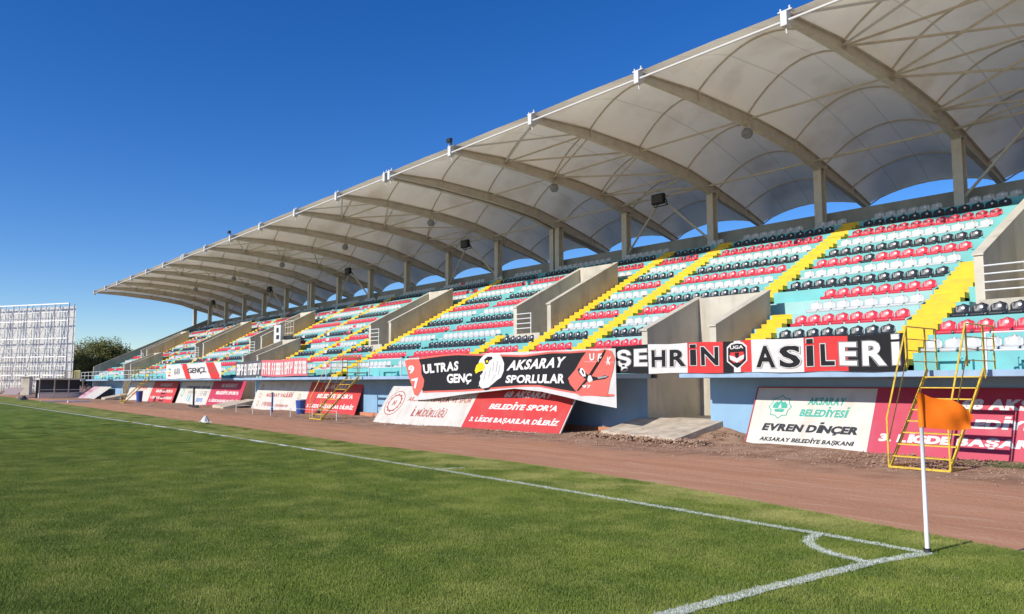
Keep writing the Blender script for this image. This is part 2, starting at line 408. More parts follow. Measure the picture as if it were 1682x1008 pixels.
# ------------------------------------------------------------------ pitch lines
M_line = mat('line_paint', (.74, .76, .72), .85, .2, 30, bump=.6, bscale=60, stain=(.45, .52, .36), sscale=14, samt=.75)
M_lineb = mat('line_paint_blades', (.86, .88, .84), .8, .2, 60)
LZ = .013
def strip(name, pts, w, step=.06):
    mb = MB(); P = []
    for a, b in zip(pts, pts[1:]):
        a = Vector((*a, 0)); b = Vector((*b, 0)); n_ = max(1, int((b-a).length/step))
        for i in range(n_): P.append(a.lerp(b, i/n_))
    P.append(Vector((*pts[-1], 0)))
    for i, p in enumerate(P):
        t = (P[min(i+1, len(P)-1)]-P[max(0, i-1)]).normalized(); s = Vector((-t.y, t.x, 0))
        for sg in (-1, 1):
            q = p+s*(sg*w/2+random.uniform(-.012, .012)); mb.v.append((q.x, q.y, LZ))
    for i in range(len(P)-1): mb.f.append((2*i, 2*i+1, 2*i+3, 2*i+2)); mb.m.append(0)
    return tag(mb.build(name, M_line), kind='structure'), P
touch = [(-3.49, 7.87), (-4.65, 7.955), (-6.76, 8.05), (-9.48, 8.17), (-12.37, 8.24), (-15.07, 8.25), (-23.46, 8.37), (-53.08, 8.07), (-65.71, 7.95), (-103, 7.8)]
allP = []
for nm, pts, w, st in (('touchline', touch, .11, .08), ('goal_line', [(-3.49, 7.87), (-3.62, 7.1), (-3.72, 5.2), (-3.80, 1.0), (-3.9, -12)], .13, .08),
                   ('corner_arc', [(-4.62, 7.93), (-4.60, 7.72), (-4.50, 7.50), (-4.34, 7.31), (-4.16, 7.19), (-3.92, 7.10), (-3.66, 7.06)], .09, .05),
                   ('distance_mark', [(-12.40, 8.34), (-12.33, 8.74)], .10, .1), ('halfway_line', [(-53.1, 8.0), (-53.3, -26)], .12, .4)):
    o_, P = strip(nm, pts, w, st)
    for p in P:
        if proj(p)[2] < 30 and proj(p)[2] > 1: allP += [(p.x+random.uniform(-.035, .035), p.y+random.uniform(-.035, .035), .006) for _ in range(2)]
tag(blades('painted_blades', allP, .09, 4200, .023, .0022, M_lineb, .8, (.5, 1.1)), 'grass blades whitened with line paint along the near lines', 'grass', kind='stuff')

# ------------------------------------------------------------------ grandstand
XL, XR = -104.8, 9.0
gs = empty('grandstand', (-48, 20.8, TR), 'long concrete stand with turquoise terraces and white membrane roof', 'grandstand')
def Yf(i): return 20.8+.926*i
def Zr(i): return 2.36+.497*i
LV = [(-18.2, -15.6), (-56.1, -53.6), (-90.2, -87.7)]         # ground level openings (clear width)
UV = [(-8.75, -6.6), (-29.35, -27.15), (-43.65, -41.45), (-63.7, -61.5), (-77.7, -75.6), (-97.1, -95.0)]
WT = .25
FADED = [(-16.3, -10.35), (-21.5, -18.45)]
def cut(iv, cuts):
    out = [iv]
    for a, b in cuts:
        nx = []
        for p, q in out:
            if b <= p or a >= q: nx.append((p, q)); continue
            if a > p: nx.append((p, a))
            if b < q: nx.append((b, q))
        out = nx
    return out
for i in range(13):
    cuts = []
    if i <= 2: cuts += [(a-WT, b+WT) for a, b in LV]
    if 3 <= i <= 7: cuts += [(a-WT, b+WT) for a, b in UV]
    y1 = 33.97 if i == 12 else Yf(i)+.95
    for a, b in cut((XL, XR), cuts):
        if 1 <= i <= 4:
            edges = [(a, b, M_turq)]
            for f0, f1 in FADED:
                ne = []
                for p, q, m_ in edges:
                    if f1 <= p or f0 >= q: ne.append((p, q, m_)); continue
                    if f0 > p+.05: ne.append((p, f0, m_))
                    ne.append((max(f0, p), min(f1, q), M_pale))
                    if f1 < q-.05: ne.append((f1, q, m_))
                edges = ne
        else: edges = [(a, b, M_turq)]
        for p, q, m_ in edges:
            MB().box(p, q, Yf(i), y1, Zr(i)-.56, Zr(i)).build('terrace_step', m_, gs, bevel=.015)
# seat-edge lip line on each riser is the step's own edge; raised frames added so their shade stands in for riser recesses
for a, b in [(-8.75, -7.9), (-6.9, -5.4), (-24.6, -23.2), (-27.2, -25.8)]+[(-33-3.2*k, -31.6-3.2*k) for k in range(0, 22)]:
    MB().box(a, b, 20.68, 20.8, 2.13, 2.17).box(b-.05, b, 20.68, 20.8, 1.895, 2.13).box(a, a+.05, 20.68, 20.8, 1.895, 2.13).build('recess_shade_frame', M_turq, gs)
# facade, slab
fa = cut((XL, XR), [(a-WT, b+WT) for a, b in LV])
for a, b in cut((XL, XR), [(p-.012, q) for p, q in LV]):
    MB().box(a, b, 20.66, 21.2, -.4, 1.755).build('facade_wall', M_blue, gs)
for a, b in cut((XL, XR), LV):
    MB().box(a+(.0), b, 19.15, 20.86, 1.74, 1.89).build('walkway_slab', M_slab, gs, bevel=.01)
for a, b in [(-22.4, -19.0), (-38.6, -35.9), (-50, -46)]:
    MB().box(a, b, 20.45, 20.8, -.3, .02).build('footing', M_orange, gs, bevel=.02)
for cx in (-33.6, -66.6, -86.2):
    g = MB().box(cx-.55, cx+.55, 20.75, 20.8, .35, 1.45).build('louvre_window', M_dark, gs)
    for k in range(5): MB().box(cx-.6, cx+.6, 20.66, 20.74, .4+.22*k, .50+.22*k).build('slat', M_wsteel, g)
def vom_wall(x0, y0, y1, zb, z0, z1, name='passage_wall', t=WT):
    w = MB().prism([(y0, zb), (y0, z0), (y1, z1), (y1, zb)], 'x', x0, x0+t).build(name, M_conc, gs)
    dy = y1-y0; dz = z1-z0; n_ = Vector((0, -dz, dy)).normalized()
    MB().prism([(y0-.05, z0-.01), (y1+.0, z1-.01+.0), (y1, z1+.06), (y0-.05, z0+.05)], 'x', x0-.03, x0+t+.03).build('coping', M_conc, w)
    return w
for a, b in LV:
    vom_wall(a-WT, 20.70, 23.75, 1.88, 3.38, 4.70); vom_wall(b, 20.70, 23.75, 1.88, 3.38, 4.70)
    for x_ in (a-WT, b): MB().box(x_, x_+WT, 21.19, 23.75, -.4, 1.885).build('passage_wall', M_conc, gs)
    MB().box(a-.012, a, 20.67, 21.2, -.3, 1.74).build('passage_wall', M_conc, gs)
    MB().box(a-.02, b+.02, 23.55, 23.80, -.3, 4.68).build('passage_back_wall', M_conc, gs)
    MB().box(a, b, 20.9, 23.56, -.3, .40).build('passage_floor', M_ramp, gs)
    MB().box(a, b, 20.72, 20.9, -.3, .42).build('threshold', M_ramp, gs)
for a, b in UV:
    vom_wall(a-WT, 24.03, 28.5, 3.0, 5.17, 7.48); vom_wall(b, 24.03, 28.5, 3.0, 5.17, 7.48)
    MB().box(a-.02, b+.02, 28.25, 28.52, 3.2, 7.46).build('passage_back_wall', M_conc, gs)
    MB().box(a, b, 23.57, 28.3, 3.3, 3.86).build('passage_floor', M_conc, gs)
    r = MB()
    x1 = b-.05 if a > -10 else a+1.15
    for z in (4.15, 4.38, 4.61, 4.84): r.tube([(a+.02, 23.95, z), (x1, 23.95, z)], .022, 6)
    for x in (x1, (a+x1)/2) if a > -10 else (x1,): r.tube([(x, 23.95, 3.86), (x, 23.95, 4.86)], .028, 6)
    r.build('passage_railing', M_rail, gs)
# end walls, parapet, back wall
MB().prism([(20.7, -.4), (20.7, 3.42), (33.95, 9.75), (34.2, 9.75), (34.2, -.4)], 'x', XL-.3, XL).build('end_wall', M_grey, gs)
MB().box(XL, XR, 33.95, 34.2, 7.2, 9.36).build('parapet', M_grey, gs)
MB().box(XL, XR, 34.21, 34.5, -.4, 8.2).build('rear_wall', M_grey, gs)
# painted stairs (x0,x1,first row,last row, near?)
STAIRS = [(-10.3, -9.35, 0, 6), (-15.2, -14.45, 0, 3), (-17.05, -16.3, 4, 12), (-23.4, -22.6, 0, 12), (-26.85, -26.1, 0, 12), (-30.45, -29.7, 0, 3),
          (-41.1, -40.35, 0, 12), (-45.3, -44.6, 0, 5), (-49.3, -48.6, 0, 8), (-53.2, -52.5, 0, 3), (-54.9, -54.1, 4, 12), (-61.15, -60.4, 0, 12), (-68.2, -67.5, 0, 6),
          (-75.25, -74.5, 0, 12), (-82, -81.3, 0, 12), (-86.9, -86.2, 0, 4), (-88.9, -88.2, 4, 12), (-94.65, -93.9, 0, 12), (-101, -100.3, 0, 12)]
for x0, x1, r0, r1 in STAIRS:
    def tread(i, q):          # q = 2, 1: the two steps standing on the row below; 0: paint on the row itself
        if q: return (x0, x1, Yf(i)-.309*q, Yf(i)+.01, Zr(i)-.56, Zr(i)-.1657*q)
        return (x0, x1, Yf(i)-.006, Yf(i)+.32, Zr(i)-.30, Zr(i)+.006)
    near = x0 > -42
    if near:
        par = None
        for i in range(r0, r1+1):
            for half in (2, 1, 0):
                if half and i == 0: q = (x0, x1, Yf(0)-.309*half, Yf(0), 1.85, Zr(0)-.157*half)
                else: q = tread(i, half)
                if par is None: par = MB().box(*q).build('stair', M_yel, gs)
                else: MB().box(*q).build('tread', M_yel, par)
    else:
        mb = MB()
        for i in range(r0, r1+1):
            if i: mb.box(*tread(i, 2)); mb.box(*tread(i, 1))
            mb.box(*tread(i, 0))
        mb.build('stair', M_yel, gs)
# front safety railing on the slab
for a, b in [(-7.1, 2), (-35.3, -32.2), (-45, -37.6), (-70, -73.4+1.9), (-86.5, -74.7), (-104.4, -91)]:
    r = MB()
    for z in (2.32, 2.72): r.tube([(a, 19.36, z), (b, 19.36, z)], .022, 6)
    n_ = max(1, int(abs(b-a)/1.9))
    for k in range(n_+1): r.tube([(a+(b-a)*k/n_, 19.36, 1.88), (a+(b-a)*k/n_, 19.36, 2.73)], .025, 6)
    r.build('front_railing', M_rail, gs)

# ------------------------------------------------------------------ roof
FX = [-12.85-6*k for k in range(-3, 17)]     # frames, k=-3..16
gb = [(21.3, 12.66), (24.25, 12.55), (27.8, 12.28), (30.0, 12.02), (31.6, 11.78), (33.0, 11.36), (34.6, 10.95), (36.3, 10.55), (37.85, 10.12)]
gt = [(21.3, 12.84), (24.25, 12.93), (27.8, 12.74), (30.0, 12.50), (31.6, 12.27), (33.0, 11.92), (34.6, 11.45), (36.3, 10.92), (37.95, 10.34)]
def lerp_tab(tab, y):
    if y <= tab[0][0]: return tab[0][1]
    for (a, za), (b, zb) in zip(tab, tab[1:]):
        if y <= b: return za+(zb-za)*(y-a)/(b-a)
    return tab[-1][1]
NODE = [24.6, 27.9, 31.45, 33.95, 36.3]
rise_tab = [(21.2, .12), (22.4, .46), (23.5, .95), (24.6, 1.30), (27.9, 1.62), (31.45, 1.48), (33.95, 1.25), (36.3, .95), (37.95, .50)]
def base_z(y): return lerp_tab(gt, y)+.07
def mem_z(y, t): return base_z(y)+lerp_tab(rise_tab, y)*(1-(2*t-1)**2)
def girder(X):
    mb = MB(); ng_ = len(gb)
    def strip_(x0, x1, lo, hi):
        n0 = len(mb.v)
        for i in range(ng_):
            yb, zb = lo[i]; yt, zt = hi[i]
            mb.v.extend([(x0, yb, zb), (x1, yb, zb), (x1, yt, zt), (x0, yt, zt)])
        for i in range(ng_-1):
            for j in range(4):
                a = n0+i*4+j; b_ = n0+i*4+(j+1) % 4; mb.f.append((a, b_, b_+4, a+4)); mb.m.append(0)
        mb.f.append((n0, n0+1, n0+2, n0+3)); mb.f.append((n0+4*(ng_-1)+3, n0+4*(ng_-1)+2, n0+4*(ng_-1)+1, n0+4*(ng_-1))); mb.m += [0, 0]
    strip_(X-.012, X+.012, gb, gt)
    strip_(X-.13, X+.13, [(y, z-.03) for y, z in gb], [(y, z) for y, z in gb])
    strip_(X-.13, X+.13, [(y, z) for y, z in gt], [(y, z+.03) for y, z in gt])
    g = mb.build('girder', M_steel, gs)
    for y in NODE:
        MB().box(X-.12, X+.12, y-.01, y+.01, lerp_tab(gb, y), lerp_tab(gt, y)).build('stiffener', M_steel, g)
    bx = MB().box(X-.11, X+.11, 21.04, 21.30, 12.44, 12.92).build('end_box', M_wsteel, g, bevel=.01)
    MB().box(X-.24, X+.24, 21.12, 21.20, 12.92, 12.96).bar((X-.15, 21.15, 12.95), (X-.15, 21.15, 13.04), .045).bar((X+.16, 21.15, 12.95), (X+.16, 21.15, 13.06), .045).build('cable_clamp', M_wsteel, g)
    MB().tube([(X, 21.18, 12.46), (X, 21.22, 12.24)], .03, 6).build('spout', M_wsteel, g)
    return g
def column(X):
    zt = 11.36; zb = Zr(12)
    mb = MB().box(X-.19, X+.19, 33.22, 33.245, zb, zt).box(X-.19, X+.19, 33.595, 33.62, zb, zt).box(X-.015, X+.015, 33.245, 33.595, zb, zt)
    mb.box(X-.26, X+.26, 33.12, 33.72, zb, zb+.03).box(X-.2, X+.2, 33.2, 33.64, zt, zt+.03)
    mb.build('column', M_steel, gs)
for k, X in zip(range(-3, 17), FX):
    if k in (4, 10):
        for dx in (-.26, .26): girder(X+dx); column(X+dx)
    else: girder(X); column(X)
LIT = []
for k, X in zip(range(-3, 16), FX):
    X1 = X-6.0
    ya = [21.2, 21.6, 22.0, 22.6, 23.2, 23.9, 24.6, 25.7, 26.8, 27.9, 29.1, 30.3, 31.45, 32.7, 33.95, 35.1, 36.3, 37.2, 37.95]
    nt_ = 14
    def mf(u, v, X=X, X1=X1):
        y = ya[round(u*(len(ya)-1))]; yy = y
        if y == 37.95: yy = y-.25*(1-(2*v-1)**2)
        if y == 21.2: yy = y+.18*(1-(2*v-1)**2)
        return (X+(X1-X)*v, yy, mem_z(y, v))
    pm = MB().grid(mf, len(ya)-1, nt_).build('membrane_panel', M_memb, gs, smooth=True)
    for y in NODE:
        pts = [(X+(X1-X)*t/12, y, mem_z(y, t/12)-.05) for t in range(13)]
        MB().tube(pts, .042, 6).build('arch_tube', M_steel, pm)
    # straight front tube (white) and purlins
    MB().tube([(X-.14, 21.12, 12.60), (X1+.14, 21.12, 12.60)], .042, 8).build('front_tube', M_wsteel, gs)
    MB().tube([(X, 37.95, 10.30)]+[(X+(X1-X)*t/10, 37.95-.25*(1-(2*t/10-1)**2), mem_z(37.95, t/10)-.02) for t in range(1, 10)]+[(X1, 37.95, 10.30)], .035, 6).build('edge_cable', M_wsteel, pm)
    MB().tube([(X, 27.9, 12.55), (X1, 27.9, 12.55)], .045, 6).build('purlin', M_steel, gs)
    MB().tube([(X, 33.0, 11.66), (X1, 33.0, 11.66)], .055, 6).build('purlin', M_steel, gs)
    if (k-2) % 3 == 0:
        ns = [21.4, 24.6, 27.9, 31.45, 33.0]
        for a, b in zip(ns, ns[1:]):
            za, zb = lerp_tab(gb, a)+.22, lerp_tab(gb, b)+.22
            c_ = M_wsteel if a < 22 else M_steel
            MB().tube([(X, a+.1, za), (X1, b-.1, zb)], .048, 6).build('brace_tube', c_, gs)
            MB().tube([(X, b-.1, zb+.05), (X1, a+.1, za+.05)], .048, 6).build('brace_tube', c_, gs)
        for y in (24.6, 31.45):
            MB().tube([(X, y, lerp_tab(gb, y)+.25), (X1, y, lerp_tab(gb, y)+.25)], .045, 6).build('purlin', M_steel, gs)
        xm = (X+X1)/2
        MB().tube([(X-.1, 33.4, 8.9), (xm, 33.0, 11.55)], .06, 8).build('strut', M_steel, gs)
        MB().tube([(X1+.1, 33.4, 8.9), (xm, 33.0, 11.55)], .06, 8).build('strut', M_steel, gs)
        LIT.append(xm)

# ------------------------------------------------------------------ lamps under the roof
words = ['first', 'second', 'third', 'fourth', 'fifth', 'sixth', 'seventh', 'eighth', 'ninth', 'tenth', 'eleventh', 'twelfth', 'thirteenth', 'fourteenth', 'fifteenth', 'sixteenth', 'seventeenth', 'eighteenth', 'nineteenth', 'twentieth']
nl = 0
for xm in LIT:
    if xm > -10: continue
    nl += 1
    f = empty('floodlight', (xm, 32.8, 11.35), 'black floodlight on crossed roof struts, %s from the near end' % words[nl-1], 'floodlight', 'floodlights under the roof')
    MB().box(xm-.42, xm+.42, 32.62, 32.86, 11.22, 11.78).build('housing', M_black, f, bevel=.03)
    MB().box(xm-.36, xm+.36, 32.60, 32.625, 11.28, 11.72).build('lens', mat('lens', (.09, .09, .10), .1) if 'lens' not in bpy.data.materials else bpy.data.materials['lens'], f)
    MB().bar((xm-.46, 32.8, 11.5), (xm-.46, 32.95, 11.15), .04).bar((xm+.46, 32.8, 11.5), (xm+.46, 32.95, 11.15), .04).bar((xm-.46, 32.95, 11.15), (xm+.46, 32.95, 11.15), .04).build('bracket', M_black, f)
nl = 0
for k in (1, 3, 5, 7, 9, 11, 13):
    X = -12.85-6*k; nl += 1; z = 12.02
    f = empty('globe_lamp', (X, 27.9, z), 'round grey lamp hanging under a roof girder, %s from the near end' % words[nl-1], 'lamp', 'round lamps under the girders')
    mb = MB(); mb.grid(lambda u, v: (X+.24*math.sin(math.pi*u)*math.cos(2*math.pi*v), 27.85+.24*math.sin(math.pi*u)*math.sin(2*math.pi*v), z-.08+.24*math.cos(math.pi*u)), 8, 12)
    mb.build('globe', M_glass, f, smooth=True)
    MB().box(X-.12, X+.12, 27.8, 28.0, z+.1, z+.26).build('ballast_box', M_steel, f)
for k, lab in ((3, 'near'), (8, 'far')):
    X = -12.85-6*k
    f = empty('edge_floodlight', (X+.1, 21.1, 13.1), 'small black floodlight perched on the roof edge, %s one' % lab, 'floodlight', 'floodlights on the roof edge')
    MB().box(X-.02, X+.30, 20.88, 21.05, 13.05, 13.25).build('housing', M_black, f, bevel=.02)
    MB().bar((X+.16, 21.05, 12.95), (X+.16, 21.05, 13.12), .05).build('bracket', M_black, f)

# ------------------------------------------------------------------ seats
def seat_shell(nu, nv):
    mb = MB()
    # profile from the front lip, over the pan, up the back to the rounded top
    prof = [(.00, .005), (-.005, .075), (.05, .095), (.20, .080), (.30, .095), (.345, .16), (.368, .25), (.385, .32), (.398, .37), (.408, .395)]
    wid = [.195, .205, .21, .212, .214, .214, .212, .192, .145, .07]
    wrap = [0, 0, .01, .03, .045, .06, .06, .05, .035, .02]
    n_ = len(prof)-1
    def fn(u, v):
        s = u*n_; i = min(int(s), n_-1); f = s-i
        y = prof[i][0]*(1-f)+prof[i+1][0]*f; z = prof[i][1]*(1-f)+prof[i+1][1]*f
        w = wid[i]*(1-f)+wid[i+1]*f; wr = wrap[i]*(1-f)+wrap[i+1]*f
        t = 2*v-1
        back = max(0, min(1, (u*n_-4.2)/2))
        return (w*t, y-wr*back*(abs(t)**2.2)*1.3, z+wr*(1-back)*(abs(t)**2.5)-(.035*t*t*max(0, u*n_-6.2)/2.8))
    mb.grid(fn, nu, nv)
    return mb
hi = seat_shell(9, 6)
sh_me = {}
def mesh_from(mb, name, m, smooth=True):
    me = bpy.data.meshes.new(name); me.from_pydata(mb.v, [], mb.f); me.materials.append(m)
    if smooth: me.polygons.foreach_set('use_smooth', [True]*len(me.polygons))
    me.update(); return me
# thick shell: inner + outer skins
def thick(mb, t=.012):
    me = bpy.data.meshes.new('tmp'); me.from_pydata(mb.v, [], mb.f); bm = bmesh.new(); bm.from_mesh(me)
    bmesh.ops.solidify(bm, geom=bm.faces[:], thickness=t); o = MB()
    bm.verts.ensure_lookup_table()
    o.v = [tuple(v.co) for v in bm.verts]; o.f = [tuple(v.index for v in f.verts) for f in bm.faces]; o.m = [0]*len(o.f)
    bm.free(); bpy.data.meshes.remove(me); return o
hi = thick(hi)
for c in SEATC: sh_me[c] = mesh_from(hi, 'shell', SEATC[c])
def disc(r=.042, n=12):
    mb = MB(); c = Vector((0, .352, .275)); nrm = Vector((0, -1, .25)).normalized(); a = Vector((1, 0, 0)); b = nrm.cross(a)
    mb.v = [tuple(c+a*r*math.cos(2*math.pi*i/n)+b*r*math.sin(2*math.pi*i/n)) for i in range(n)]+[tuple(c-nrm*.012+a*r*math.cos(2*math.pi*i/n)+b*r*math.sin(2*math.pi*i/n)) for i in range(n)]
    mb.f = [tuple(range(n))]+[(i, n+i, n+(i+1) % n, (i+1) % n) for i in range(n)]; mb.m = [0]*len(mb.f); return mb
disc_me = mesh_from(disc(), 'pale_disc', M_disc, False)
ROWC = ['white', 'red', 'black', 'white', 'red', 'black', 'white', 'red', 'black', 'white', 'red', 'black', 'white']
PITCH = .458
seats = []
block_names = [(-9.35, 20, 'block right of widest stairs'), (-16.3, -9.35, 'block above ASİLERİ banner'), (-22.6, -16.3, 'block behind near opening'),
               (-26.1, -22.6, 'narrow block between two stairs'), (-36, -26.1, 'block left of narrow block'), (-41, -36, 'block above eagle banner'), (-200, -41, 'far block')]
gaps = [(-36.3, -35.8, 0, 12), (-16.3, -14.45, 3, 4), (-49.3, -48.6, 0, 12), (-68.2, -67.5, 0, 12)]
for i in range(13):
    cuts = [(a-.05, b+.05) for a, b, r0, r1 in STAIRS if r0 <= i <= r1]
    cuts += [(a, b) for a, b, r0, r1 in gaps if r0 <= i <= r1]
    if i <= 2: cuts += [(a-WT-.05, b+WT+.05) for a, b in LV]
    if i == 3: cuts += [(a-WT-.1, b+WT+.1) for a, b in LV+UV]
    if 4 <= i <= 8: cuts += [(a-WT-.05, b+WT+.05) for a, b in UV]
    cuts += [(-10.35, -9.3)]
    if i == 12: cuts += [(X-.3, X+.3) for X in FX]
    for a, b in cut((XL+.3, 5.0), cuts):
        n_ = int((b-a-.04)/PITCH)
        if n_ < 2: continue
        for k in range(n_):
            x = b-.02-PITCH*(k+.5)
            c = ROWC[i]
            if i in (1, 2) and -16.3 < x < -9.35: c = 'black' if i == 1 else 'red'
            if x < -43:
                rr = random.random()
                if rr < .10: c = random.choice(['white', 'red'])
            if random.random() < .006: c = random.choice(['white', 'red', 'black'])
            if x < -28 and random.random() < .02: continue
            seats.append((x, Yf(i)+.10 if i < 12 else Yf(i)+.25, Zr(i), c, i, k))
# pick the 300 that show largest
vis = []
for s in seats:
    px, py, w = proj((s[0], s[1]+.2, s[2]+.2))
    hidden = (s[4] == 0 and -32 < s[0] < -8.9) or (s[4] == 1 and -32 < s[0] < -18.4)
    if w > 0 and -5 < px < 1700 and 0 < py < 1008 and not hidden: vis.append((w, s))
vis.sort(key=lambda q: q[0])
sel = set(id(q[1]) for q in vis[:296])
proto = {}
RW = ['front', 'second', 'third', 'fourth', 'fifth', 'sixth', 'seventh', 'eighth', 'ninth', 'tenth', 'eleventh', 'twelfth', 'top']
count = {}
rest = []
for s in seats:
    if id(s) not in sel: rest.append(s); continue
    x, y, z, c, i, k = s
    bn = next(n_ for a, b, n_ in block_names if a <= x < b)
    count[(bn, i)] = count.get((bn, i), 0)+1
    kk = count[(bn, i)]
    if c not in proto:
        r = empty('stadium_seat', (x, y, z)); proto[c] = r
        for nm, me in (('shell', sh_me[c]), ('pale_disc', disc_me)):
            o = bpy.data.objects.new(nm, me); COL.objects.link(o); o.parent = r
    else:
        r = copy_tree(proto[c]); r.location = (x, y, z)
    r.rotation_euler = (0, 0, random.uniform(-.03, .03))
    r['category'] = 'seat'; r['group'] = 'plastic seats on the terraces'
    r['label'] = '%s seat, %s from right, %s row, %s' % (c, words[kk-1] if kk <= 20 else 'number %d' % kk, RW[i], bn)
lo = thick(seat_shell(9, 4)); lv = np.array(lo.v); pv = np.array(disc(.042, 6).v); pf = disc(.042, 6).f
V = []; Fc = []; Mi = []; off = 0
cm = {'red': 0, 'black': 1, 'white': 2}
for x, y, z, c, i, k in rest:
    V.append(lv+np.array((x, y, z))); Fc += [tuple(off+q for q in f) for f in lo.f]; Mi += [cm[c]]*len(lo.f); off += len(lv)
    V.append(pv+np.array((x, y, z))); Fc += [tuple(off+q for q in f) for f in pf]; Mi += [3]*len(pf); off += len(pv)
me = bpy.data.meshes.new('distant_seats'); me.from_pydata(np.concatenate(V).tolist(), [], Fc)
for m_ in (SEATC['red'], SEATC['black'], SEATC['white'], M_disc): me.materials.append(m_)
me.polygons.foreach_set('material_index', Mi); me.polygons.foreach_set('use_smooth', [True]*len(me.polygons)); me.update()
o = bpy.data.objects.new('distant_seats', me); COL.objects.link(o)
tag(o, 'red, black and white plastic seats filling the far terraces', 'seats', kind='stuff')

# ------------------------------------------------------------------ ramps at the ground openings
for idx, (a, b) in enumerate(LV):
    x0, x1 = (a-.35, b+.45)
    nm = ['near', 'middle', 'far'][idx]
    mb = MB(); sl_ = .2
    def top(y): return .42-sl_*(20.7-y)
    n_ = 14
    # slab with a broken, uneven front edge
    def fn(u, v): 
        x = x0+(x1-x0)*u; yf = 18.75-.35*u+.05*math.sin(u*23); y = yf+(20.70-yf)*v
        return (x, y, top(y))
    mb.grid(fn, n_, 6)
    def fb(u, v): p = fn(u, v); return (p[0], p[1], p[2]-.24)
    mb.grid(lambda u, v: fb(u, 1-v), n_, 6)
    mb.grid(lambda u, v: (fn(u, 0)[0], fn(u, 0)[1]+.02*math.sin(u*40+v*9), fn(u, 0)[2]-.24*v), n_, 2)
    mb.grid(lambda u, v: (fn(1, u)[0], fn(1, u)[1], fn(1, u)[2]-.24*v), 6, 1)
    mb.grid(lambda u, v: (fn(0, u)[0], fn(0, u)[1], fn(0, u)[2]-.24*(1-v)), 6, 1)
    tag(mb.build('concrete_ramp', M_ramp), 'sloping concrete ramp slab below the %s ground level opening' % nm, 'ramp', 'ramps to the openings')

# ------------------------------------------------------------------ rubble and stones by the wall
random.seed(11)
mb = MB()
def stone(x, y, z, r):
    b = len(mb.v); vs = [(1, 0, 0), (-1, 0, 0), (0, 1, 0), (0, -1, 0), (0, 0, .8), (0, 0, -.6)]
    a = random.uniform(0, 6.28)
    for p in vs:
        q = Vector(p)*r*random.uniform(.7, 1.3); mb.v.append((x+q.x*math.cos(a)-q.y*math.sin(a), y+q.x*math.sin(a)+q.y*math.cos(a), z+q.z))
    for f in ((0, 2, 4), (2, 1, 4), (1, 3, 4), (3, 0, 4), (2, 0, 5), (1, 2, 5), (3, 1, 5), (0, 3, 5)): mb.f.append(tuple(b+i for i in f)); mb.m.append(0)
for _ in range(5000):
    x = -5-abs(random.gauss(0, 1))*18; y = random.gauss(18.3, 1.1)
    if y > 20.7 or y < 15: continue
    stone(x, y, TR+max(0, y-16.6)*.02+.005, random.uniform(.008, .035)*(2.0 if random.random() < .05 else 1))
for _ in range(1200):   # broken edge of the near ramp, dirt heap at its right
    x = random.uniform(-19.2, -14.2); stone(x, 18.55+random.gauss(0, .22)+(.0), TR+random.uniform(0, .15), random.uniform(.02, .07))
for _ in range(900):
    t = random.random(); stone(-14.9+1.3*t+random.gauss(0, .15), 19.9+.6*t+random.gauss(0, .25), TR+.02+.30*(1-t)*random.random(), random.uniform(.02, .05))
tag(mb.build('rubble', mat('rubble', (.30, .17, .105), .95, .3, 9, col2=(.38, .26, .18))), 'loose stones and rubble scattered below the stand wall', 'rubble', kind='stuff')
# dirt heap right of near ramp
mb = MB()
mb.grid(lambda u, v: (-15.3+3.2*u, 18.6+2.2*v, TR-.03+.52*max(0, (1-u))**1.3*v**.8+.02*math.sin(u*19+v*13)), 16, 12)
tag(mb.build('dirt_heap', M_dirt, smooth=True), 'low heap of brown soil against the blue wall beside the ramp', 'dirt heap')
# weeds
def weed(name, cx, cy, n_, sp, hgt, label):
    mb = MB()
    for _ in range(n_):
        x = cx+random.gauss(0, sp); y = cy+random.gauss(0, .12); a = random.uniform(0, 6.28); h_ = hgt*random.uniform(.4, 1); l = random.uniform(.0, .10)
        dx, dy = math.cos(a), math.sin(a)
        mb.add([(x-dy*.006, y+dx*.006, TR), (x+dy*.006, y-dx*.006, TR), (x+dx*l, y+dy*l, TR+h_)], [(0, 1, 2)])
        if random.random() < .5:
            z = TR+h_*.7; mb.add([(x+dx*l*.7, y+dy*l*.7, z), (x+dx*l*.7+.03, y+dy*l*.7, z+.015), (x+dx*l*.7+.01, y+dy*l*.7+.02, z+.03)], [(0, 1, 2)])
    tag(mb.build(name, mat('weed_'+label[:6], (.10, .13, .04), .8, .3, 12)), label, 'weed')
weed('weed', -5.9, 18.5, 700, .75, .2, 'patch of low green weeds below the red board by the yellow ladder')
weed('weed', -24.0, 17.9, 260, 1.6, .12, 'thin dry weeds at the foot of the Gençlik ve Spor board')
weed('weed', -18.7, 19.3, 200, .35, .12, 'few weeds beside the left edge of the near ramp')

# ------------------------------------------------------------------ advertising boards
def ink(n, c): return bpy.data.materials.get(n) or mat(n, c, .8, .08, 4, spec=.15, bump=.25, bscale=5)
I_red = mat('board_red', (.48, .035, .075), .5, .06, 2, stain=(.50, .10, .13), sscale=2, samt=.4)
I_red2 = mat('board_scarlet', (.56, .045, .04), .5, .06, 2, stain=(.55, .12, .10), sscale=2, samt=.4)
I_white = mat('board_white', (.62, .58, .51), .5, .05, 2, stain=(.46, .40, .32), sscale=2.2, samt=.6, streak=1)
I_txtw = ink('ink_white', (.68, .66, .62)); I_dark = ink('ink_charcoal', (.045, .05, .055)); I_teal = ink('ink_teal', (.08, .38, .30)); I_maroon = ink('ink_maroon', (.40, .10, .08))
I_blk = ink('ink_black', (.02, .02, .022)); I_grey = ink('ink_grey', (.30, .31, .31)); I_bred = ink('cloth_red', (.62, .05, .05)); I_salmon = ink('cloth_faded_red', (.60, .13, .10))
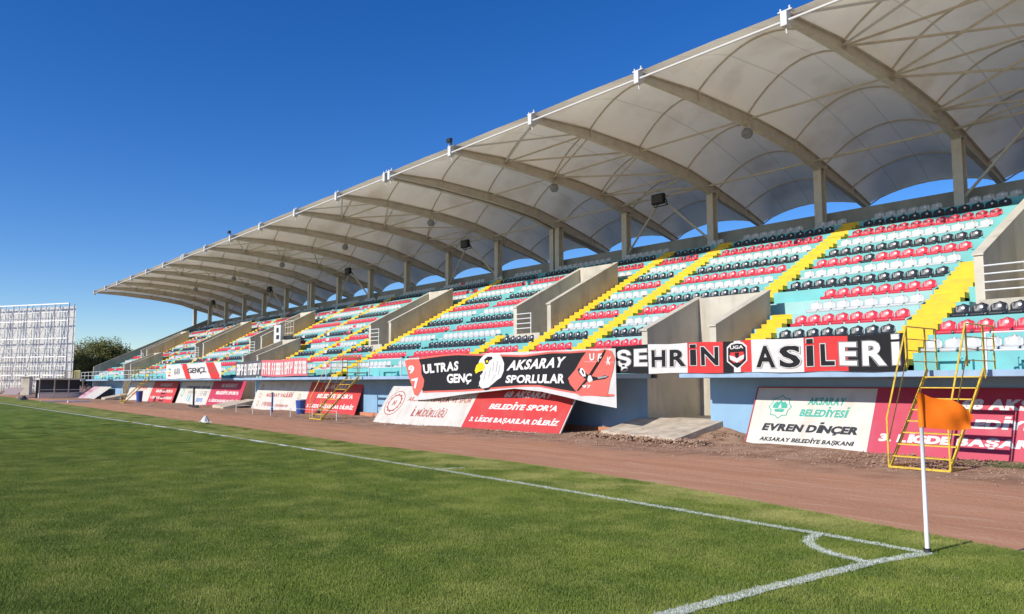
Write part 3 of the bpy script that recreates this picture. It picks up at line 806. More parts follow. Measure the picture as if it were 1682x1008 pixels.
I_cloth = mat('cloth_white', (.64, .62, .59), .8, .06, 3, stain=(.58, .55, .50), sscale=3, samt=.5, bump=.5, bscale=4); I_bluei = ink('ink_blue', (.08, .22, .5)); I_yel = ink('ink_yellow', (.80, .55, .02)); I_teal2 = ink('ink_cyan', (.10, .42, .55))
M_back = mat('board_back', (.35, .33, .30), .7)

class Board:
    """a board leaning on the stand: frame of px corners on a leaning plane through two ground points"""
    def __init__(s, name, label, g0, g1, top_y, top_z, group='advertising boards leaning on the stand'):
        s.g0 = Vector(g0); s.g1 = Vector(g1); mid = (s.g0+s.g1)/2
        along = (s.g1-s.g0).normalized(); perp = Vector((-along.y, along.x, 0))
        if perp.y < 0: perp = -perp
        upv = (perp*top_y+Vector((0, 0, top_z-mid.z))).normalized()
        s.L = math.hypot(top_y, top_z-mid.z); s.up = upv; s.al = along; s.n = along.cross(upv).normalized()
        if s.n.y > 0: s.n = -s.n
        s.W = (s.g1-s.g0).length
        s.root = empty(name, s.g0, label, 'advertising board', group)
    def p(s, u, v, o=0): return s.g0+s.al*(u*s.W)+s.up*(v*s.L)+s.n*o
    def panel(s, name, u0, u1, m, v0=0, v1=1):
        a, b, c_, d_ = s.p(u0, v0), s.p(u1, v0), s.p(u1, v1), s.p(u0, v1); t = -s.n*.03
        MB().add([a, b, c_, d_, a+t, b+t, c_+t, d_+t], [(0, 1, 2, 3), (7, 6, 5, 4), (0, 4, 5, 1), (1, 5, 6, 2), (2, 6, 7, 3), (3, 7, 4, 0)]).build(name, m, s.root)
    def frame(s, m):
        mb = MB()
        for (a, b) in (((0, 0), (1, 0)), ((1, 0), (1, 1)), ((1, 1), (0, 1)), ((0, 1), (0, 0))):
            mb.bar(s.p(*a)-s.n*.01, s.p(*b)-s.n*.01, .035, .05, up=s.n)
        mb.build('frame', m, s.root)
    def text(s, st, u0, u1, v0, v1, m, bold=.045, shear=.12, name='lettering', o=.003):
        mb = MB(); put_text(mb, st, quad_fn(s.p(u0, v0, o), s.p(u1, v0, o), s.p(u1, v1, o), s.p(u0, v1, o)), bold=bold, shear=shear)
        mb.build(name, m, s.root)
    def marks(s, u0, u1, v0, v1, m, n, seed=1, name='lettering', o=.003):
        mb = MB(); scribble(mb, lambda u, v: s.p(u0+(u1-u0)*u, v0+(v1-v0)*v, o), n, seed); mb.build(name, m, s.root)
    def poly(s, pts, m, name='emblem', o=.003):
        mb = MB(); poly3(mb, [s.p(u, v, o) for u, v in pts]); return mb.build(name, m, s.root)
def scribble(mb, fn, n, seed, gap=.25):
    rg = random.Random(seed)
    for i in range(n):
        a = i/n; w_ = (1-gap)/n
        k = rg.randint(0, 3)
        def q(u0, u1, v0, v1): mb.add([fn(u0, v0), fn(u1, v0), fn(u1, v1), fn(u0, v1)], [(0, 1, 2, 3)])
        q(a, a+w_*.38, 0, 1)
        if k != 1: q(a+w_*.62, a+w_, 0 if k else .45, 1)
        q(a+w_*.38, a+w_*.62, .78 if k else .42, 1 if k else .6)
        if k: q(a+w_*.38, a+w_*.62, .38, .55)
        if k > 1: q(a+w_*.38, a+w_*.62, 0, .18)
def star8(cx, cy, r, asp, k=.76, n=8):
    return [(cx+(r if i % 2 == 0 else r*k)*math.cos(math.pi*i/n)*asp, cy+(r if i % 2 == 0 else r*k)*math.sin(math.pi*i/n)) for i in range(2*n)]
def circ(cx, cy, r, asp, n=24): return [(cx+r*math.cos(2*math.pi*i/n)*asp, cy+r*math.sin(2*math.pi*i/n)) for i in range(n)]
def red_text(B, u0, u1, m=None, v0=.0):
    m = m or I_txtw; w = u1-u0
    B.text('68 AKSARAY', u0+.30*w, u0+.78*w, .76, .92, m)
    B.text("BELEDİYE SPOR'A", u0+.20*w, u0+.88*w, .48, .66, m)
    B.text('3. LİGDE BAŞARILAR DİLERİZ', u0+.05*w, u0+.95*w, .15, .33, m)
# near board
B1 = Board('leaning_board', 'long board, EVREN DİNÇER on cream and red half behind near ladder', (-13.77, 19.78, TR), (-3.2, 19.85, TR), .78, 1.46)
um = (13.77-10.18)/B1.W
B1.panel('cream_panel', 0, um, I_white); B1.panel('red_panel', um+.0005, 1, I_red); B1.frame(ink('frame_red', (.4, .07, .08)))
asp = B1.L/B1.W
B1.text('AKSARAY', um*.47, um*.78, .71, .84, I_teal, .045, .22); B1.text('BELEDİYESİ', um*.42, um*.82, .52, .69, I_teal, .045, .22)
B1.poly(star8(um*.24, .67, .205, asp, .80), I_teal); B1.poly(star8(um*.24, .67, .185, asp, .80), I_white, o=.005)
B1.poly([(um*.24+dx*asp, .67+dy) for dx, dy in ((-.13, -.02), (-.12, .04), (-.07, .09), (-.03, .075), (0, .12), (.03, .075), (.07, .09), (.12, .04), (.13, -.02), (.03, -.03), (-.03, -.03))], I_teal, o=.007)
B1.poly([(um*.24+dx*asp, .67+dy) for dx, dy in ((-.09, -.04), (.09, -.04), (.07, -.09), (-.07, -.09))], I_teal, o=.007)
B1.poly([(um*.24+dx*asp, .67+dy) for dx, dy in ((-.03, -.02), (0, .06), (.03, -.02))], I_white, o=.009)
B1.text('EVREN DİNÇER', um*.12, um*.91, .24, .44, I_dark, .06, .2); B1.text('AKSARAY BELEDİYE BAŞKANI', um*.12, um*.90, .08, .19, I_dark, .045, .2)
w = 1-um
B1.text('68 AKSARAY', um+.30*w, um+.70*w, .70, .86, I_txtw, .06, .1); B1.text("BELEDİYE SPOR'A", um+.24*w, um+.78*w, .44, .62, I_txtw, .06, .1); B1.text('3. LİGDE BAŞARILAR DİLERİZ', um+.035*w, um+.93*w, .17, .36, I_txtw, .06, .1)
# second board, under the big banner
B2 = Board('leaning_board', 'board under the eagle banner with GENÇLİK VE SPOR on its cream half', (-31.9, 17.75, TR), (-20.4, 18.6, TR), 1.10, 1.40)
um = .535
B2.panel('cream_panel', 0, um, I_white); B2.panel('red_panel', um+.0005, 1, I_red2); B2.frame(I_txtw)
B2.text('AKSARAY GENÇLİK VE SPOR', um*.27, um*.97, .58, .78, I_maroon, .02); B2.text('İL MÜDÜRLÜĞÜ', um*.40, um*.78, .22, .48, I_maroon, .02)
asp = B2.L/B2.W
B2.poly(circ(um*.13, .55, .33, asp), I_maroon); B2.poly(circ(um*.13, .55, .31, asp), I_white, o=.005); B2.poly(star8(um*.13, .55, .26, asp, .86, 12), I_maroon, o=.007); B2.poly(circ(um*.13, .55, .20, asp), I_white, o=.009)
B2.text('H', um*.11, um*.15, .48, .62, I_maroon, o=.011)
red_text(B2, um, 1)
# third
B3 = Board('leaning_board', 'AKSARAY VALİLİĞİ board with scarlet half behind the middle ladder', (-52.6, 20.0, TR), (-38.2, 20.1, TR), .62, 1.66)
um = .555
B3.panel('cream_panel', 0, um, I_white); B3.panel('red_panel', um+.0005, 1, I_red2)
B3.text('T.C.', um*.44, um*.54, .80, .92, I_maroon, .0); B3.text('AKSARAY VALİLİĞİ', um*.22, um*.74, .46, .64, I_maroon); B3.marks(um*.2, um*.42, .14, .28, I_maroon, 8); B3.marks(um*.46, um*.72, .14, .22, I_maroon, 12)
asp = B3.L/B3.W
for cx_, cy_ in ((.1, .78), (.1, .5), (.1, .22), (.86, .5)): B3.poly(circ(um*cx_, cy_, .10, asp), ink('ink_tan', (.45, .33, .18))); B3.poly(circ(um*cx_, cy_, .06, asp), I_white, o=.005)
red_text(B3, um, 1)
# fourth
B4 = Board('leaning_board', 'board with blue lettering and pink red half left of the middle ramp', (-69.6, 20.0, TR), (-55.2, 20.05, TR), .62, 1.66)
um = .53
B4.panel('cream_panel', 0, um, I_white); B4.panel('red_panel', um+.0005, 1, I_red)
B4.marks(um*.2, um*.95, .70, .80, I_dark, 14); B4.marks(um*.32, um*.60, .42, .60, I_grey, 5, 2); B4.marks(um*.72, um*.92, .40, .60, I_grey, 4, 3); B4.marks(um*.34, um*.46, .14, .40, I_teal2, 2, 4); B4.marks(um*.66, um*.86, .14, .30, I_bluei, 4, 5)
asp = B4.L/B4.W; B4.poly(circ(um*.13, .5, .18, asp), I_teal); B4.poly(circ(um*.13, .5, .13, asp), I_white, o=.005)
red_text(B4, um, 1)
# fifth
B5 = Board('leaning_board', 'cream and orange red board behind the far yellow ladder', (-86.2, 20.0, TR), (-70.6, 20.0, TR), .62, 1.66)
um = .52
B5.panel('cream_panel', 0, um, I_white); B5.panel('red_panel', um+.0005, 1, I_red2)
B5.marks(um*.3, um*.8, .6, .75, I_salmon, 7); B5.marks(um*.2, um*.7, .3, .42, I_salmon, 9, 2); red_text(B5, um, 1)
# sixth, fallen forward
B6 = Board('leaning_board', 'tilted cream and pink board in the dark recess at the far end', (-101.6, 18.3, TR), (-93.4, 18.6, TR), 1.7, 1.1)
B6.panel('cream_panel', .45, 1, I_white); B6.panel('pink_panel', 0, .449, ink('board_pink', (.55, .36, .42)))
B6.marks(.12, .36, .5, .7, I_maroon, 3); B6.marks(.1, .3, .2, .4, I_maroon, 3, 2)

# ------------------------------------------------------------------ banners
def banner(name, label, surf, n_=40, back=.006, nv=10):
    root = empty(name, surf(0, 0), label, 'banner', 'supporters banners on the stand rail')
    return root
# 1: SEHRIN ASILERI
Ya = 19.12
def sa(px, v, o=0):
    # px across the photograph at the top and bottom edge -> the cloth hanging at Ya
    top = atY(px, 557, Ya); X = top.x
    t = (X+18.35)/(18.35-8.84)
    zt = 2.795-.012*math.sin(t*30)-.02*t; zb = 1.885+.012*math.sin(t*24+1)
    return Vector((X, Ya-.02-.012*math.sin(t*30+v*2)-.004*math.sin(t*97)-o, zb+(zt-zb)*v))
ban = empty('supporters_banner', (-13.6, Ya, 1.9), 'long ŞEHRİN ASİLERİ banner in black, white and red panels on the rail', 'banner', 'supporters banners on the stand')
def sa_panel(a, b, m, nm='cloth_panel'):
    return MB().grid(lambda u, v: sa(a+(b-a)*u, v), max(4, int((b-a)/5)), 4).build(nm, m, ban, smooth=True)
for a, b, m in ((1006, 1065, I_blk), (1065, 1129, I_cloth), (1129, 1188, I_bred), (1188, 1212, I_blk), (1212, 1234, I_bred), (1234, 1320, I_cloth), (1320, 1393, I_bred), (1393, 1486, I_blk)):
    sa_panel(a, b, m)
def sa_text(s, a, b, v0, v1, layers):
    mb_ = {}
    for (m, bold, o) in layers:
        mb = MB(); put_text(mb, s, lambda u, v: sa(a+(b-a)*u, v0+(v1-v0)*v, o), bold=bold, grow=(bold-layers[-1][1])); mb.build('lettering', m, ban)
WB = [(I_grey, .060, .014), (I_blk, .045, .018), (I_txtw, .032, .022)]
BW = [(I_grey, .070, .014), (I_txtw, .055, .018), (I_blk, .032, .022)]
sa_text('Ş', 1013, 1037, .10, .86, WB); sa_text('E', 1042, 1064, .26, .86, WB)
sa_text('H', 1071, 1094, .22, .80, BW); sa_text('R', 1101, 1127, .22, .80, BW)
sa_text('İ', 1134, 1144, .25, .93, BW); sa_text('N', 1152, 1181, .25, .84, BW)
sa_text('A', 1242, 1274, .14, .80, BW); sa_text('S', 1281, 1315, .14, .80, BW)
sa_text('İ', 1325, 1336, .16, .95, BW); sa_text('L', 1348, 1371, .16, .78, BW)
sa_text('E', 1379, 1408, .16, .82, WB); sa_text('R', 1417, 1456, .16, .84, WB); sa_text('İ', 1465, 1478, .16, .97, WB)
def sh(pts, m, o, nm='crest'):
    from mathutils.geometry import delaunay_2d_cdt
    n_ = len(pts); ex_ = [(i/14, j/14) for i in range(1, 14) for j in range(1, 14)]
    r = delaunay_2d_cdt([Vector(p) for p in list(pts)+ex_], [(i, (i+1) % n_) for i in range(n_)], [tuple(range(n_))], 1, 1e-4)
    mb = MB(); mb.add([sa(1188+46*v.x, v.y, o) for v in r[0]], [tuple(f) for f in r[2]]); mb.build(nm, m, ban)
shield = lambda k: [(.5+(x-.5)*k, .5+(y-.5)*k) for x, y in ((.16, .80), (.30, .92), (.5, .95), (.70, .92), (.84, .80), (.84, .36), (.60, .16), (.5, .10), (.40, .16), (.16, .36))]
sh([(.38, 0), (.62, 0), (.62, .3), (.38, .3)], I_cloth, .010); sh([(.38, .8), (.62, .8), (.62, 1), (.38, 1)], I_cloth, .010)
sh(shield(1.05), I_cloth, .014); sh(shield(.92), I_blk, .018); sh([(.26, .64), (.74, .64), (.74, .40), (.62, .30), (.38, .30), (.26, .40)], I_bred, .022)
sh([(.44, .70), (.56, .70), (.56, .30), (.44, .30)], I_blk, .024)
sh([(.24, .55), (.40, .50), (.5, .44), (.60, .50), (.76, .55), (.74, .42), (.58, .34), (.5, .30), (.42, .34), (.26, .42)], I_cloth, .026)
sh([(.42, .62), (.58, .62), (.56, .52), (.5, .47), (.44, .52)], I_blk, .030); sh([(.40, .28), (.60, .28), (.5, .18)], I_blk, .030)
mb = MB(); put_text(mb, 'UGA', lambda u, v: sa(1200+22*u, .74+.11*v, .031), bold=.03); mb.build('lettering', I_txtw, ban)

# 2: eagle banner.  Cloth drawn by its outline in the picture plane Y = 19.1, hanging from the slab rail
Yb = 18.98
topx = [(665, 589), (690, 587), (720, 585), (760, 583), (800, 580), (840, 578), (880, 577), (920, 575), (960, 573), (1011, 572)]
botx = [(683, 657), (700, 656), (730, 652), (765, 647), (800, 643), (845, 638), (890, 643), (930, 652), (970, 662), (1013, 670)]
def crv(tab, t):
    s = t*(len(tab)-1); i = min(int(s), len(tab)-2); f = s-i
    return (tab[i][0]*(1-f)+tab[i+1][0]*f, tab[i][1]*(1-f)+tab[i+1][1]*f)
def cloth3(px, py, o=0):
    # v from the top edge decides how far the cloth swings out
    drop = max(0, min(1, (py-578)/90.0))
    Y = Yb-.55*drop**1.3-.03*math.sin(px*.055)*(.3+drop)-.018*math.sin(px*.13+py*.03)*(.2+drop)-o
    return atY(px, py, Y)
eb = empty('supporters_banner', cloth3(840, 620), 'large ULTRAS GENÇ AKSARAY SPORLULAR banner with a white eagle head', 'banner', 'supporters banners on the stand')
def cg(u, v, o=0):
    a = crv(topx, u); b = crv(botx, u); return cloth3(a[0]+(b[0]-a[0])*v, a[1]+(b[1]-a[1])*v, o)
MB().grid(lambda u, v: cg(u, v), 72, 16).build('cloth', mat('banner_cloth', (.62, .60, .57), .8, .06, 3, trans=.12, bump=.6, bscale=4, stain=(.48, .45, .40), sscale=2, samt=.6), eb, smooth=True)
# black field
def band(pt, pb, m, o, nm, nu=50, nv=8):
    MB().grid(lambda u, v: (lambda a, b: cloth3(a[0]+(b[0]-a[0])*v, a[1]+(b[1]-a[1])*v, o))(crv(pt, u), crv(pb, u)), nu, nv).build(nm, m, eb, smooth=True)
bt = [(688, 590), (725, 585), (750, 583), (785, 584), (820, 585), (860, 586), (905, 580), (935, 580), (965, 578)]
bb = [(694, 642), (725, 641), (760, 640), (790, 638), (820, 635), (860, 632), (885, 632), (915, 638), (950, 644)]
band([(x, y-3) for x, y in bt], [(x, y+3) for x, y in bb], I_salmon, .008, 'border')
band(bt, bb, I_blk, .014, 'black_field')
def fig(pts, m, o, nm, zo=None, sx=4.672, ox=660, oy=560):
    # zoomed picture coordinates of the drawing
    mb = MB(); P2 = [(ox+x/sx, oy+y/sx) for x, y in pts]
    from mathutils.geometry import delaunay_2d_cdt
    n_ = len(P2)
    # add interior points so the paint follows the folds
    xs_ = [p[0] for p in P2]; ys_ = [p[1] for p in P2]; extra = []
    gx = min(xs_)+2
    while gx < max(xs_)-1:
        gy = min(ys_)+2
        while gy < max(ys_)-1: extra.append((gx, gy)); gy += 5
        gx += 4
    r = delaunay_2d_cdt([Vector(p) for p in P2+extra], [(i, (i+1) % n_) for i in range(n_)], [tuple(range(n_))], 1, 1e-4)
    mb.add([cloth3(v.x, v.y, o) for v in r[0]], [tuple(f) for f in r[2]]); mb.build(nm, m, eb, smooth=True)
fig([(22, 150), (60, 140), (130, 138), (150, 190), (150, 250), (172, 300), (165, 350), (120, 422), (95, 410), (80, 350), (50, 270)], I_salmon, .018, 'red_pennant')
fig([(1425, 70), (1500, 75), (1560, 62), (1610, 75), (1635, 130), (1625, 210), (1600, 300), (1580, 410), (1390, 418), (1340, 390), (1290, 330), (1275, 285), (1330, 220), (1380, 130)], I_salmon, .018, 'red_shirt')
fig([(1340, 404), (1630, 408), (1630, 424), (1370, 420)], I_salmon, .018, 'border')
fig([(1556, 66), (1566, 72), (1440, 290), (1350, 385), (1342, 380), (1425, 275)], I_blk, .024, 'fold_line')
fig([(1350, 215), (1368, 205), (1400, 235), (1432, 262), (1500, 278), (1560, 262), (1590, 270), (1560, 290), (1460, 306), (1400, 285), (1360, 250)], I_blk, .026, 'crossed_keys')
fig([(1370, 210), (1385, 206), (1405, 232), (1412, 270), (1390, 272), (1362, 238)], I_txtw, .030, 'crossed_keys'); fig([(1378, 222), (1390, 222), (1400, 245), (1392, 258)], I_blk, .034, 'crossed_keys')
fig([(1432, 266), (1450, 262), (1465, 300), (1440, 318), (1424, 300)], I_txtw, .030, 'crossed_keys'); fig([(1500, 276), (1578, 266), (1574, 276), (1508, 290)], I_grey, .030, 'crossed_keys')
# eagle head
fig([(600, 140), (630, 108), (680, 88), (730, 92), (765, 120), (785, 170), (782, 230), (760, 280), (730, 300), (690, 335), (655, 362), (630, 368), (600, 350), (592, 320), (604, 290), (598, 262), (616, 252), (600, 240), (588, 200), (590, 165)], I_cloth, .020, 'eagle_head')
for q in ([(610, 300), (640, 290), (585, 352)], [(640, 300), (680, 300), (604, 365)], [(690, 290), (740, 280), (660, 350)], [(650, 110), (700, 90), (760, 100), (740, 130)]): fig(q, I_cloth, .024, 'eagle_feather')
fig([(560, 225), (572, 185), (600, 162), (628, 168), (638, 200), (625, 222), (600, 232), (585, 238), (568, 252)], I_yel, .028, 'eagle_beak')
fig([(566, 250), (590, 238), (618, 226), (622, 238), (600, 262), (598, 300), (585, 275), (575, 262)], I_blk, .030, 'beak_shadow')
fig([(632, 140), (660, 118), (692, 120), (696, 135), (668, 152), (660, 176), (640, 176)], I_blk, .030, 'eagle_brow'); fig([(644, 150), (660, 146), (662, 162), (648, 166)], I_yel, .034, 'eagle_eye')
for q in ([(700, 160), (708, 158), (700, 230), (694, 228)], [(730, 150), (737, 152), (724, 240), (718, 238)], [(676, 200), (683, 200), (668, 280), (662, 278)], [(750, 180), (756, 182), (742, 262), (736, 258)], [(640, 230), (646, 232), (630, 300), (624, 298)], [(716, 255), (722, 258), (690, 310), (685, 306)]): fig(q, ink('feather_grey', (.42, .42, .42)), .026, 'feather_line')
fig([(625, 362), (660, 356), (680, 362), (660, 374), (632, 376)], I_blk, .028, 'neck_line')
def etext(s, q, m=I_txtw, bold=.04, shear=.0, o=.032):
    # q: zoom px corners bl, br, tr, tl
    q = [(660+x/4.672, 560+y/4.672) for x, y in q]
    mb = MB()
    def fn(u, v):
        x = (q[0][0]*(1-u)+q[1][0]*u)*(1-v)+(q[3][0]*(1-u)+q[2][0]*u)*v; y = (q[0][1]*(1-u)+q[1][1]*u)*(1-v)+(q[3][1]*(1-u)+q[2][1]*u)*v
        return cloth3(x, y, o)
    put_text(mb, s, fn, bold=bold, shear=shear); mb.build('lettering', m, eb)
etext('ULTRAS', [(168, 252), (432, 225), (436, 152), (160, 180)]); etext('GENÇ', [(348, 340), (528, 330), (540, 248), (344, 252)])
etext('AKSARAY', [(802, 228), (1240, 200), (1262, 118), (824, 150)], shear=.1); etext('SPORLULAR', [(794, 322), (1246, 325), (1246, 250), (800, 262)], shear=.1)
etext('9', [(52, 252), (100, 246), (92, 184), (48, 190)]); etext('7', [(92, 366), (128, 362), (126, 280), (72, 292)])
etext('U', [(1442, 152), (1476, 148), (1478, 92), (1438, 96)]); etext('F', [(1500, 158), (1526, 158), (1536, 96), (1508, 96)]); etext('K', [(1570, 180), (1600, 180), (1612, 120), (1578, 120)])
etext('97', [(1385, 362), (1450, 362), (1450, 336), (1385, 336)], bold=.02)
fig([(1395, 155), (1630, 160), (1630, 164), (1395, 159)], ink('cloth_pale_red', (.68, .35, .33)), .022, 'shirt_seam')

# 3: white GENÇLER banner far left, 4: black/pink small lettering banner
def flat_banner(name, label, x0, x1, z0, z1, cols, Yc=19.1):
    r = empty(name, (x0, Yc, z0), label, 'banner', 'supporters banners on the stand')
    W = x1-x0
    def f(u, v, o=0): return Vector((x0+W*u, Yc-.03-.03*math.sin(u*W*2.3+v*1.7)-o, z0+(z1-z0)*v-.02*math.sin(u*W*1.1)))
    for a, b, c_, d_, m in cols:   # bottom a-b, top c-d
        MB().grid(lambda u, v: f((a+(b-a)*u)*(1-v)+(c_+(d_-c_)*u)*v, v, 0 if (a, b) == (0, 1) else .008), 24, 4).build('cloth_panel', m, r, smooth=True)
    return r, f
xa, xb = atY(276, 612, 19.2).x, atY(366, 610, 19.2).x
r, f = flat_banner('supporters_banner', 'white GENÇLER banner with two slanted red bands near the far ladder', xa, xb, 1.86, 3.02, [(0, 1, 0, 1, I_cloth), (.40, .50, .29, .41, I_bred), (.85, 1.0, .74, .88, I_bred)])
for s, a, b in (('68', .16, .28), ('GENÇL', .44, .76)):
    mb = MB(); put_text(mb, s, lambda u, v: f(a+(b-a)*u, .30+.42*v, .02), bold=.02); mb.build('lettering', I_dark if s != '68' else I_grey, r)
mb = MB(); put_text(mb, 'LER', lambda u, v: f(.80+.14*u, .35+.35*v, .02), bold=.02); mb.build('lettering', I_maroon, r)
for k, c_ in enumerate((I_bred, I_yel, I_teal)):
    mb = MB(); poly3(mb, [f(.07+.02*math.cos(a), .25+.22*k+.07*math.sin(a), .02) for a in [i*.785 for i in range(8)]]); mb.build('badge', c_, r)
xa, xb = atY(391, 610, 19.2).x, atY(509, 610, 19.2).x
r, f = flat_banner('supporters_banner', 'narrow banner of crowded white letters, black left half and pink right half', xa, xb, 1.95, 2.95, [(0, 1, 0, 1, ink('cloth_pale_pink', (.66, .36, .38))), (0, .39, 0, .39, ink('cloth_charcoal', (.10, .10, .12))), (.39, 1, .39, 1, ink('cloth_rose', (.60, .16, .18)))])
rng = random.Random(5)
for k, (a, b, n_) in enumerate(((.02, .17, 2), (.19, .38, 3), (.40, .53, 2), (.55, .70, 3), (.72, .82, 2), (.84, .99, 3))):
    mb = MB(); scribble(mb, lambda u, v: f(a+(b-a)*u, .12+.72*v, .02), n_*2, 30+k, .08); mb.build('lettering', I_txtw, r)

# ------------------------------------------------------------------ ladders
def make_ladder(cx, label):
    w = .60; g = empty('yellow_ladder', (cx, 17.0, TR), label, 'ladder', 'yellow steel ladders up to the walkway')
    yb, yt = 17.0, 18.98; yl = 18.05; zb, zt = TR+.03, 1.90
    for sd in (-1, 1):
        x = cx+sd*w; xr = x+sd*.02; zl = zb+(zt-zb)*(yl-yb)/(yt-yb)
        MB().bar((x, yb, zb), (x, yt, zt), .035, .07, up=(0, -1, 1)).build('stringer', M_yrail, g)
        MB().tube([(xr, yb-.02, zb), (xr, yb-.02, .85), (xr, yl, 2.86), (xr, yt+.55, 2.86), (xr, yt+.55, 1.9)], .02, 6).build('handrail', M_yrail, g)
        MB().tube([(xr, yb-.02, .30), (xr, yl, 2.20)], .013, 6).build('mid_rail', M_yrail, g)
        for z in (2.58, 2.32, 2.08): MB().tube([(xr, yl+.0, z), (xr, yt+.55, z)], .013, 6).build('cage_bar', M_yrail, g)
        for y, z in ((yl, 1.95), (yt-.02, 1.70)): MB().tube([(xr, y, z), (xr, y, 2.86)], .022, 6).build('cage_post', M_yrail, g)
    for k in range(8):
        t = (k+.9)/8.6; y = yb+(yt-yb)*t; z = zb+(zt-zb)*t
        MB().box(cx-w, cx+w, y-.10, y+.10, z-.012, z+.012).build('rung', M_yrail, g)
    MB().bar((cx-w-.02, yb-.02, TR+.03), (cx+w+.02, yb-.02, TR+.03), .04).bar((cx-w, yb, TR+.03), (cx-w, yb+.75, TR+.03), .035).bar((cx+w, yb, TR+.03), (cx+w, yb+.75, TR+.03), .035).build('base_bar', M_yrail, g)
    return g
lad = make_ladder(-7.62, 'yellow steel ladder in front of the red board, right of the ASİLERİ banner')
for cx, lb in ((-36.2, 'yellow steel ladder standing by the scarlet board left of the eagle banner'), (-74.2, 'yellow ladder in front of the cream and orange red far board'), (-106.3, 'farthest yellow ladder at the end of the stand beside the dugout')):
    c = copy_tree(lad); c.location = (cx, 17.0, TR); c['label'] = lb

# ------------------------------------------------------------------ corner flag
cf = empty('corner_flag', (-3.49, 7.87, 0), 'orange corner flag on a white pole where the pitch lines meet', 'corner flag')
fx, fy = -3.49, 7.87
MB().tube([(fx, fy, 0), (fx, fy, 1.47)], .019, 12).build('pole', mat('pole_white', (.76, .77, .78), .35), cf, smooth=True)
MB().tube([(fx, fy, 0), (fx, fy, .055)], .034, 12).build('socket', mat('rubber', (.05, .05, .055), .7), cf, smooth=True)
M_flag = mat('flag_orange', (1.0, .20, .012), .7, .02, 8, bump=.15, bscale=14, spec=.2)
MB().tube([(fx, fy, 1.19), (fx, fy, 1.515)], .026, 12).build('sleeve', M_flag, cf, smooth=True)
dirv = Vector((CR.x, CR.y, 0)).normalized(); nv = Vector((-dirv.y, dirv.x, 0))
def flagp(u, v):
    topl = [(0, 1.515), (.10, 1.47), (.20, 1.455), (.30, 1.445), (.40, 1.39), (.50, 1.29)]
    botl = [(0, 1.185), (.10, 1.175), (.22, 1.165), (.33, 1.155), (.42, 1.165), (.47, 1.175)]
    a = crv(topl, u); b = crv(botl, u); x = a[0]+(b[0]-a[0])*v; z = a[1]+(b[1]-a[1])*v
    wv = .022*math.sin(u*7+v*2.2)*u+.008*math.sin(u*15-v*4+1)*u+.008*math.sin(u*4+v*6)*min(1, u*3)
    return Vector((fx, fy, 0))+dirv*(x+.01)+nv*wv+Vector((0, 0, z))
MB().grid(flagp, 36, 18).build('flag', M_flag, cf, smooth=True)

# ------------------------------------------------------------------ far end: scoreboard frame, dugout, trees, houses
A = atD(108, 646, 115.0); Bq = atD(-90, 647, 124.0); A.z = TR; Bq.z = TR
al = (A-Bq).normalized(); outn = Vector((al.y, -al.x, 0))
if outn.dot(CAM-A) < 0: outn = -outn
Hs = 13.1
sb = empty('scoreboard_frame', A, 'tall white steel lattice frame carrying pale panels at the far end', 'scoreboard frame')
M_latt = mat('lattice_white', (.86, .85, .80), .5, .05, 2)
M_pan = mat('pale_panel', (.90, .88, .78), .95, .08, 1.0, trans=.45, stain=(.62, .68, .66), sscale=.6, samt=.5)
Wd = (A-Bq).length; nb = 9
def sp(u, z, o=0): return Bq+al*(Wd*u)+outn*o+Vector((0, 0, z-TR))
nx, nz = nb, 5
for i in range(nx):
    for j in range(nz):
        u0, u1 = i/nx+.001, (i+1)/nx-.001; z0, z1 = .3+(Hs-.6)/nz*j+.01, .3+(Hs-.6)/nz*(j+1)-.01
        MB().add([sp(u0, z0, -1.0), sp(u1, z0, -1.0), sp(u1, z1, -1.0), sp(u0, z1, -1.0)], [(0, 1, 2, 3)]).build('panel', M_pan, sb)
for i in range(nx+1):
    u = i/nx
    p = MB().bar(sp(u, 0, -.7), sp(u, Hs, -.7), .14).bar(sp(u, 0, .2), sp(u, Hs, .2), .18)
    p.build('post', M_latt, sb)
    z = 0; q = MB(); sgn = 1
    while z < Hs-.8:
        if i % 2 == 0: q.bar(sp(u, z, -.7 if sgn > 0 else .2), sp(u, z+1.3, .2 if sgn > 0 else -.7), .06)
        z += 1.3; sgn = -sgn
    if q.v: q.build('lacing', M_latt, sb)
    MB().bar(sp(u, 0, 2.6), sp(u, Hs-.4, .2), .11).bar(sp(u, Hs*.5, .2), sp(u, Hs*.5, 1.35), .10).bar(sp(u, Hs*.25, .2), sp(u, Hs*.25, 1.9), .10).build('raking_strut', M_latt, sb)
for z in (1.3, 2.6, 3.95, 5.3, 6.65, 8.0, 10.6, 11.9, Hs):
    MB().bar(sp(0, z, .22), sp(1, z, .22), .15 if z in (2.6, 5.3, 8.0, 10.6, Hs) else .06).build('rail', M_latt, sb)
for i in range(nx):
    mb = MB()
    for j in range(5):
        z0, z1 = j*2.6, (j+1)*2.6
        if (i+j) % 2: mb.bar(sp(i/nx, z0, .0), sp((i+.5)/nx, z1, .0), .045).bar(sp((i+.5)/nx, z1, 0), sp((i+1)/nx, z0, 0), .045)
        else: mb.bar(sp(i/nx, z1, .0), sp((i+1)/nx, z0, .0), .045)
    mb.build('cross_brace', M_latt, sb)
